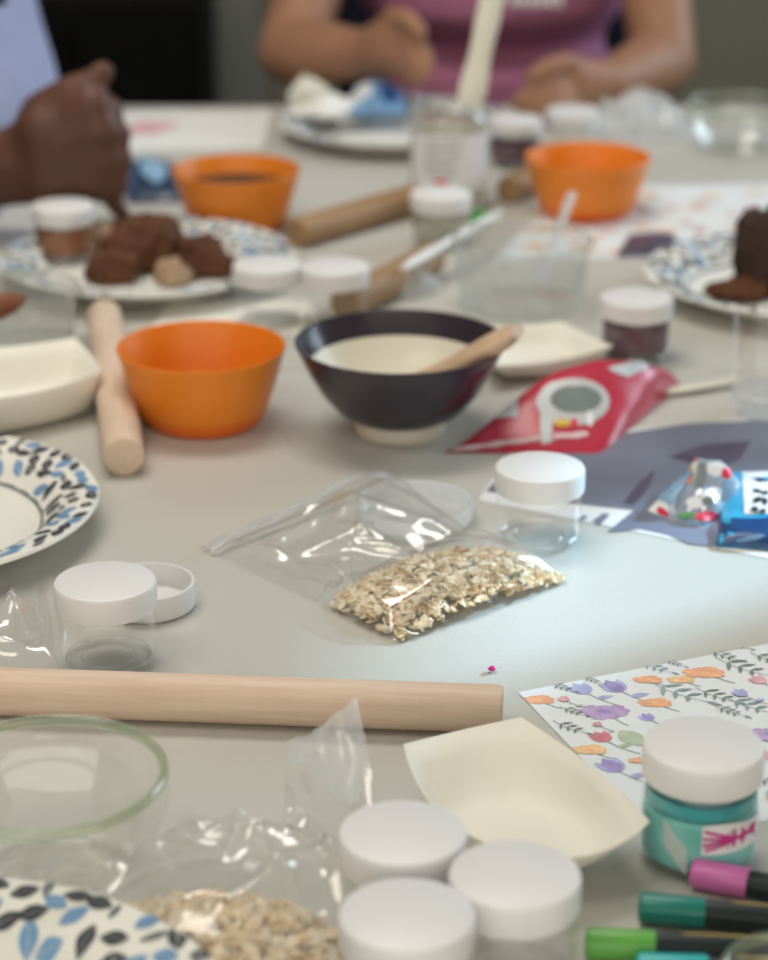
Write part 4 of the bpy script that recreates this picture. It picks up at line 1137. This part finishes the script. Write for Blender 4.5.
def person(label, loc, rz, skin, shirt, arms, hands, prof, sleeves, extra=None, sw=.185, shz=1.02, reach=.42):
    """arms: (elbow, wrist) in the world for the person's right and left arm; prof: shirt profile (z, half width, half depth)"""
    t = thing('person', label, 'person', loc, rz)
    inv = (Matrix.Translation(Vector(loc)) @ Matrix.Rotation(rz, 4, 'Z')).inverted()
    Lc = lambda p_: inv @ Vector(p_)
    b = MB()
    capsule(b, (-.06, 0, .56), (.06, 0, .56), .11); capsule(b, (0, .01, .60), (0, .02, .92), .115, .125)
    capsule(b, (-.09, .02, .94), (.09, .02, .94), .10); capsule(b, (-sw + .02, .01, shz), (sw - .02, .01, shz), .052)
    capsule(b, (0, .01, 1.02), (0, -.005, 1.16), .055, .050)
    capsule(b, (0, -.03, 1.225), (0, .0, 1.31), .070, .090); capsule(b, (0, -.045, 1.21), (0, -.05, 1.21), .05)
    capsule(b, (0, -.098, 1.285), (0, -.112, 1.255), .008, .013)
    for sx in (-1, 1): capsule(b, (sx * .088, .01, 1.28), (sx * .093, .015, 1.25), .012, .009)
    for sgn, (elb, wr), hand in ((-1, arms[0], hands[0]), (1, arms[1], hands[1])):
        sh = Vector((sgn * sw, .01, shz)); el = Lc(elb); wi = Lc(wr)
        limb(b, [(sh, .053), (sh.lerp(el, .5), .047), (el, .040)])
        limb(b, [(el, .040), (el.lerp(wi, .3), .042), (wi, .0285)])
        for ch in hand: limb(b, [(Lc(p_), r_) for p_, r_ in ch])
        hv = sh.lerp(el, .55)
    for sgn in (-1, 1):
        limb(b, [((sgn * .09, 0, .54), .085), ((sgn * .12, -reach, .49), .060), ((sgn * .12, -reach + .02, .10), .042), ((sgn * .125, -reach - .10, .045), .036)])
    fused(b, 'body', skin, t, .0048, 4)
    # shirt: elliptical torso and sleeves
    b = MB(); n = 40
    rows = []
    for z, rx, ry in prof:
        rows.append([(rx * math.cos(2 * PI * j / n), .01 + ry * math.sin(2 * PI * j / n) * (1 if math.sin(2 * PI * j / n) < 0 else .9), z) for j in range(n)])
    vs = [v for r_ in rows for v in r_]; fs = []
    for i in range(len(rows) - 1):
        for j in range(n):
            k = (j + 1) % n; fs.append((i * n + j, i * n + k, (i + 1) * n + k, (i + 1) * n + j))
    fs.append(tuple(range(n))[::-1]); fs.append(tuple((len(rows) - 1) * n + j for j in range(n)))
    b.add(vs, fs)
    for sgn, (elb, wr), sl_ in ((-1, arms[0], sleeves[0]), (1, arms[1], sleeves[1])):
        sh = Vector((sgn * sw, .01, shz)); el = Lc(elb)
        if sl_: limb(b, [(Vector((sgn * .09, .01, shz)), .07), (sh, .068), (sh.lerp(el, sl_), .060)])
    fused(b, 'shirt', shirt, t, .007, 4)
    b = MB(); capsule(b, (-.07, 0, .55), (.07, 0, .55), .125)
    for sgn in (-1, 1): limb(b, [((sgn * .09, -.02, .54), .10), ((sgn * .12, -reach, .50), .074), ((sgn * .12, -reach + .02, .13), .056)])
    fused(b, 'trousers', M['navy'], t, .009, 3)
    b = MB()
    b.grid(lambda u, v: (.101 * math.sin(PI * .62 * v) * math.cos(2 * PI * u), .014 + .108 * math.sin(PI * .62 * v) * math.sin(2 * PI * u) * (1 if math.sin(2 * PI * u) > 0 else .62), 1.315 + .112 * math.cos(PI * .62 * v)), 32, 14)
    b.build('hair', M['hair'], t)
    for sx in (-1, 1):
        b = MB()
        b.grid(lambda u, v: (sx * .032 + .0125 * math.sin(PI * v) * math.cos(2 * PI * u), -.0765 - .0125 * math.cos(PI * v), 1.288 + .0072 * math.sin(PI * v) * math.sin(2 * PI * u)), 16, 12, 0, lambda u, v: 1 if v < .30 else 0)
        b.build('eye', [M['cream'], M['hair']], t)
        b = MB(); b.tube([(sx * .014, -.089, 1.306), (sx * .032, -.092, 1.311), (sx * .050, -.078, 1.306)], [.0022, .003, .0018], 8); b.build('eyebrow', M['hair'], t)
    b = MB(); b.tube([(-.022, -.092, 1.205), (0, -.098, 1.203), (.022, -.092, 1.205)], [.002, .005, .002], 8); b.build('mouth', M['f_re'], t)
    if extra: extra(t, Lc)
    return t
def chain(pts, r0, taper=.07):
    return [(PY(x, y, d), r0 * (1 - taper * k)) for k, (x, y, d) in enumerate(pts)]
# --- person in pink, across the table
PYk = 2.98
el_l = PY(290, 52, 2.74); wr_l = PY(366, 54, 2.64)
el_r = PY(664, 62, 2.76); wr_r = PY(610, 84, 2.62)
hL = [[(wr_l, .028), (PY(395, 34, 2.60), .026)], [(wr_l, .027), (PY(390, 50, 2.60), .024)], [(wr_l, .026), (PY(384, 62, 2.61), .020)], [(PY(395, 34, 2.60), .022), (PY(384, 62, 2.61), .020)],
      chain([(398, 30, 2.595), (412, 36, 2.57), (425, 52, 2.555), (429, 66, 2.55)], .0105), chain([(395, 42, 2.59), (409, 50, 2.565), (419, 64, 2.55), (424, 76, 2.545)], .0105),
      chain([(391, 54, 2.59), (403, 62, 2.57), (411, 74, 2.555), (415, 82, 2.55)], .010), chain([(386, 64, 2.60), (396, 72, 2.58), (402, 80, 2.57)], .009),
      chain([(378, 34, 2.61), (392, 16, 2.585), (408, 18, 2.56), (420, 32, 2.55)], .0125)]
hR = [[(wr_r, .028), (PY(574, 78, 2.585), .024)], [(wr_r, .027), (PY(574, 88, 2.58), .022)], [(wr_r, .026), (PY(582, 98, 2.585), .019)],
      chain([(572, 76, 2.58), (552, 84, 2.555), (532, 94, 2.54), (516, 103, 2.53)], .0110), chain([(572, 84, 2.575), (556, 94, 2.55), (540, 106, 2.535), (528, 114, 2.53)], .0110),
      chain([(576, 92, 2.575), (564, 104, 2.55), (552, 114, 2.535), (545, 120, 2.53)], .0105), chain([(582, 98, 2.58), (575, 108, 2.56), (568, 116, 2.55)], .0095),
      chain([(590, 72, 2.60), (568, 62, 2.57), (548, 66, 2.55), (532, 76, 2.54)], .0125)]
cxp = PY(492, 40, PYk).x
def pink_print(t, Lc):
    b = MB()
    for k in range(6):
        c = Lc(PY(514 + 9 * k, 0, PYk - .178)); b.box((c.x, c.y, c.z), (.008, .004, .014))
    o = b.build('shirt_print', M['white'], t); o['label'] = 'strip of white print on the pink shirt'
PPROF = [(.54, .17, .165), (.68, .175, .17), (.735, .165, .165), (.757, .150, .135), (.775, .150, .132), (.79, .160, .155), (.815, .178, .182), (.86, .182, .180), (.94, .178, .165), (1.02, .155, .12), (1.075, .08, .075)]
person('person in a pink short-sleeved shirt working with both hands at the far side', (cxp, PYk, 0), 0, M['skinp'], M['pinkshirt'], ((el_l, wr_l), (el_r, wr_r)), (hL, hR), PPROF, (.45, .45), pink_print)
# --- person in lavender, at the left end of the back table, turned to it
YF = 2.02
wr1 = PY(0, 170, YF + .03); el1 = PY(-190, 205, 2.10)
K = [PY(92, 106, YF), PY(100, 131, YF - .004), PY(101, 156, YF - .002), PY(97, 180, YF + .004)]
hF = [[(wr1, .035), (K[0], .019)], [(wr1, .036), (K[1], .020)], [(wr1, .036), (K[2], .020)], [(wr1, .035), (K[3], .019)], [(K[0], .019), (K[3], .019)], [(PY(45, 130, YF + .01), .030), (PY(50, 178, YF + .01), .028)]]
for (x, y), k in zip(((92, 106), (100, 131), (101, 156), (97, 180)), range(4)):
    hF.append(chain([(x, y, YF + .002), (x + 19, y + 3, YF + .016), (x + 17, y + 10, YF + .040), (x - 4, y + 12, YF + .050)], .0132, .05))
hF.append(chain([(40, 112, YF + .012), (70, 92, YF + .010), (90, 84, YF + .010), (103, 72, YF + .012)], .0185, .13))
hF.append(chain([(105, 190, YF + .01), (116, 206, YF + .012), (122, 214, YF + .012)], .010, .1))
lx, ly = -.533, 2.42
el2 = Vector((-.50, 2.64, .80)); wr2 = Vector((-.36, 2.58, .67))
hG = [[(wr2, .027), (wr2 + Vector((.06, -.01, -.02)), .026)]] + [[(wr2 + Vector((.06, -.03 + .02 * k, -.02)), .010), (wr2 + Vector((.10, -.03 + .02 * k, -.03)), .0095), (wr2 + Vector((.13, -.03 + .02 * k, -.045)), .0085)] for k in range(4)] + [[(wr2 + Vector((.03, -.04, -.01)), .012), (wr2 + Vector((.065, -.06, -.02)), .010)]]
def braid(t, Lc):
    e = PY(4, 4, 2.185)
    pts = [Vector((lx - .05, ly - .085, 1.26)), Vector((lx - .03, ly - .12, 1.14)), Vector((lx + .01, ly - .20, 1.09)), Vector((lx + .08, ly - .235, 1.05)), Vector((lx + .12, ly - .24, 1.0)), e]
    fine = []
    for a, c in zip(pts, pts[1:]):
        for k in range(6): fine.append(a.lerp(c, k / 6))
    fine.append(e)
    n = len(fine)
    b = MB(); b.tube([Lc(p_) for p_ in fine], [(.019 + .004 * math.sin(k * 1.4)) * (1 if k < n - 4 else (n - k) / 5 + .1) for k in range(n)], 14)
    b.build('braid', M['hair'], t)
LPROF = [(.54, .20, .175), (.68, .205, .185), (.76, .20, .19), (.82, .195, .183), (.88, .19, .168), (.95, .185, .155), (1.02, .165, .12), (1.075, .08, .075)]
person('person in a lavender shirt at far left with a clenched brown hand over the plate', (lx, ly, 0), PI / 2, M['skind'], M['bluefabric'], ((el1, wr1), (el2, wr2)), (hF, hG), LPROF, (.4, .8), braid, reach=.30)
# --- chairs
def chair(cx, cy, rz, label):
    t = thing('chair', label, 'chair', (cx, cy, 0), rz, 'dark chairs')
    MB().box((0, 0, .385), (.46, .44, .04)).build('seat', M['navy'], t, bevel=.012)
    b = MB(); b.grid(lambda u, v: (-.21 + .42 * u, .235 + .03 * (1 - (2 * u - 1) ** 2) + .04 * v, .55 + .30 * v), 12, 8); b.build('backrest', M['navy'], t, solid=.025)
    for sx in (-1, 1):
        for sy in (-1, 1):
            MB().tube([(sx * .20, sy * .19, 0), (sx * .20, sy * .19, .37)], .012).build('leg', M['metal'], t)
        MB().tube([(sx * .20, .19, .37), (sx * .20, .24, .6)], .011).build('back_post', M['metal'], t)
    return t
chair(cxp, PYk + .02, 0, 'dark navy chair under the pink-shirted person')
chair(lx - .02, ly, PI / 2, 'dark navy chair under the lavender-shirted person')
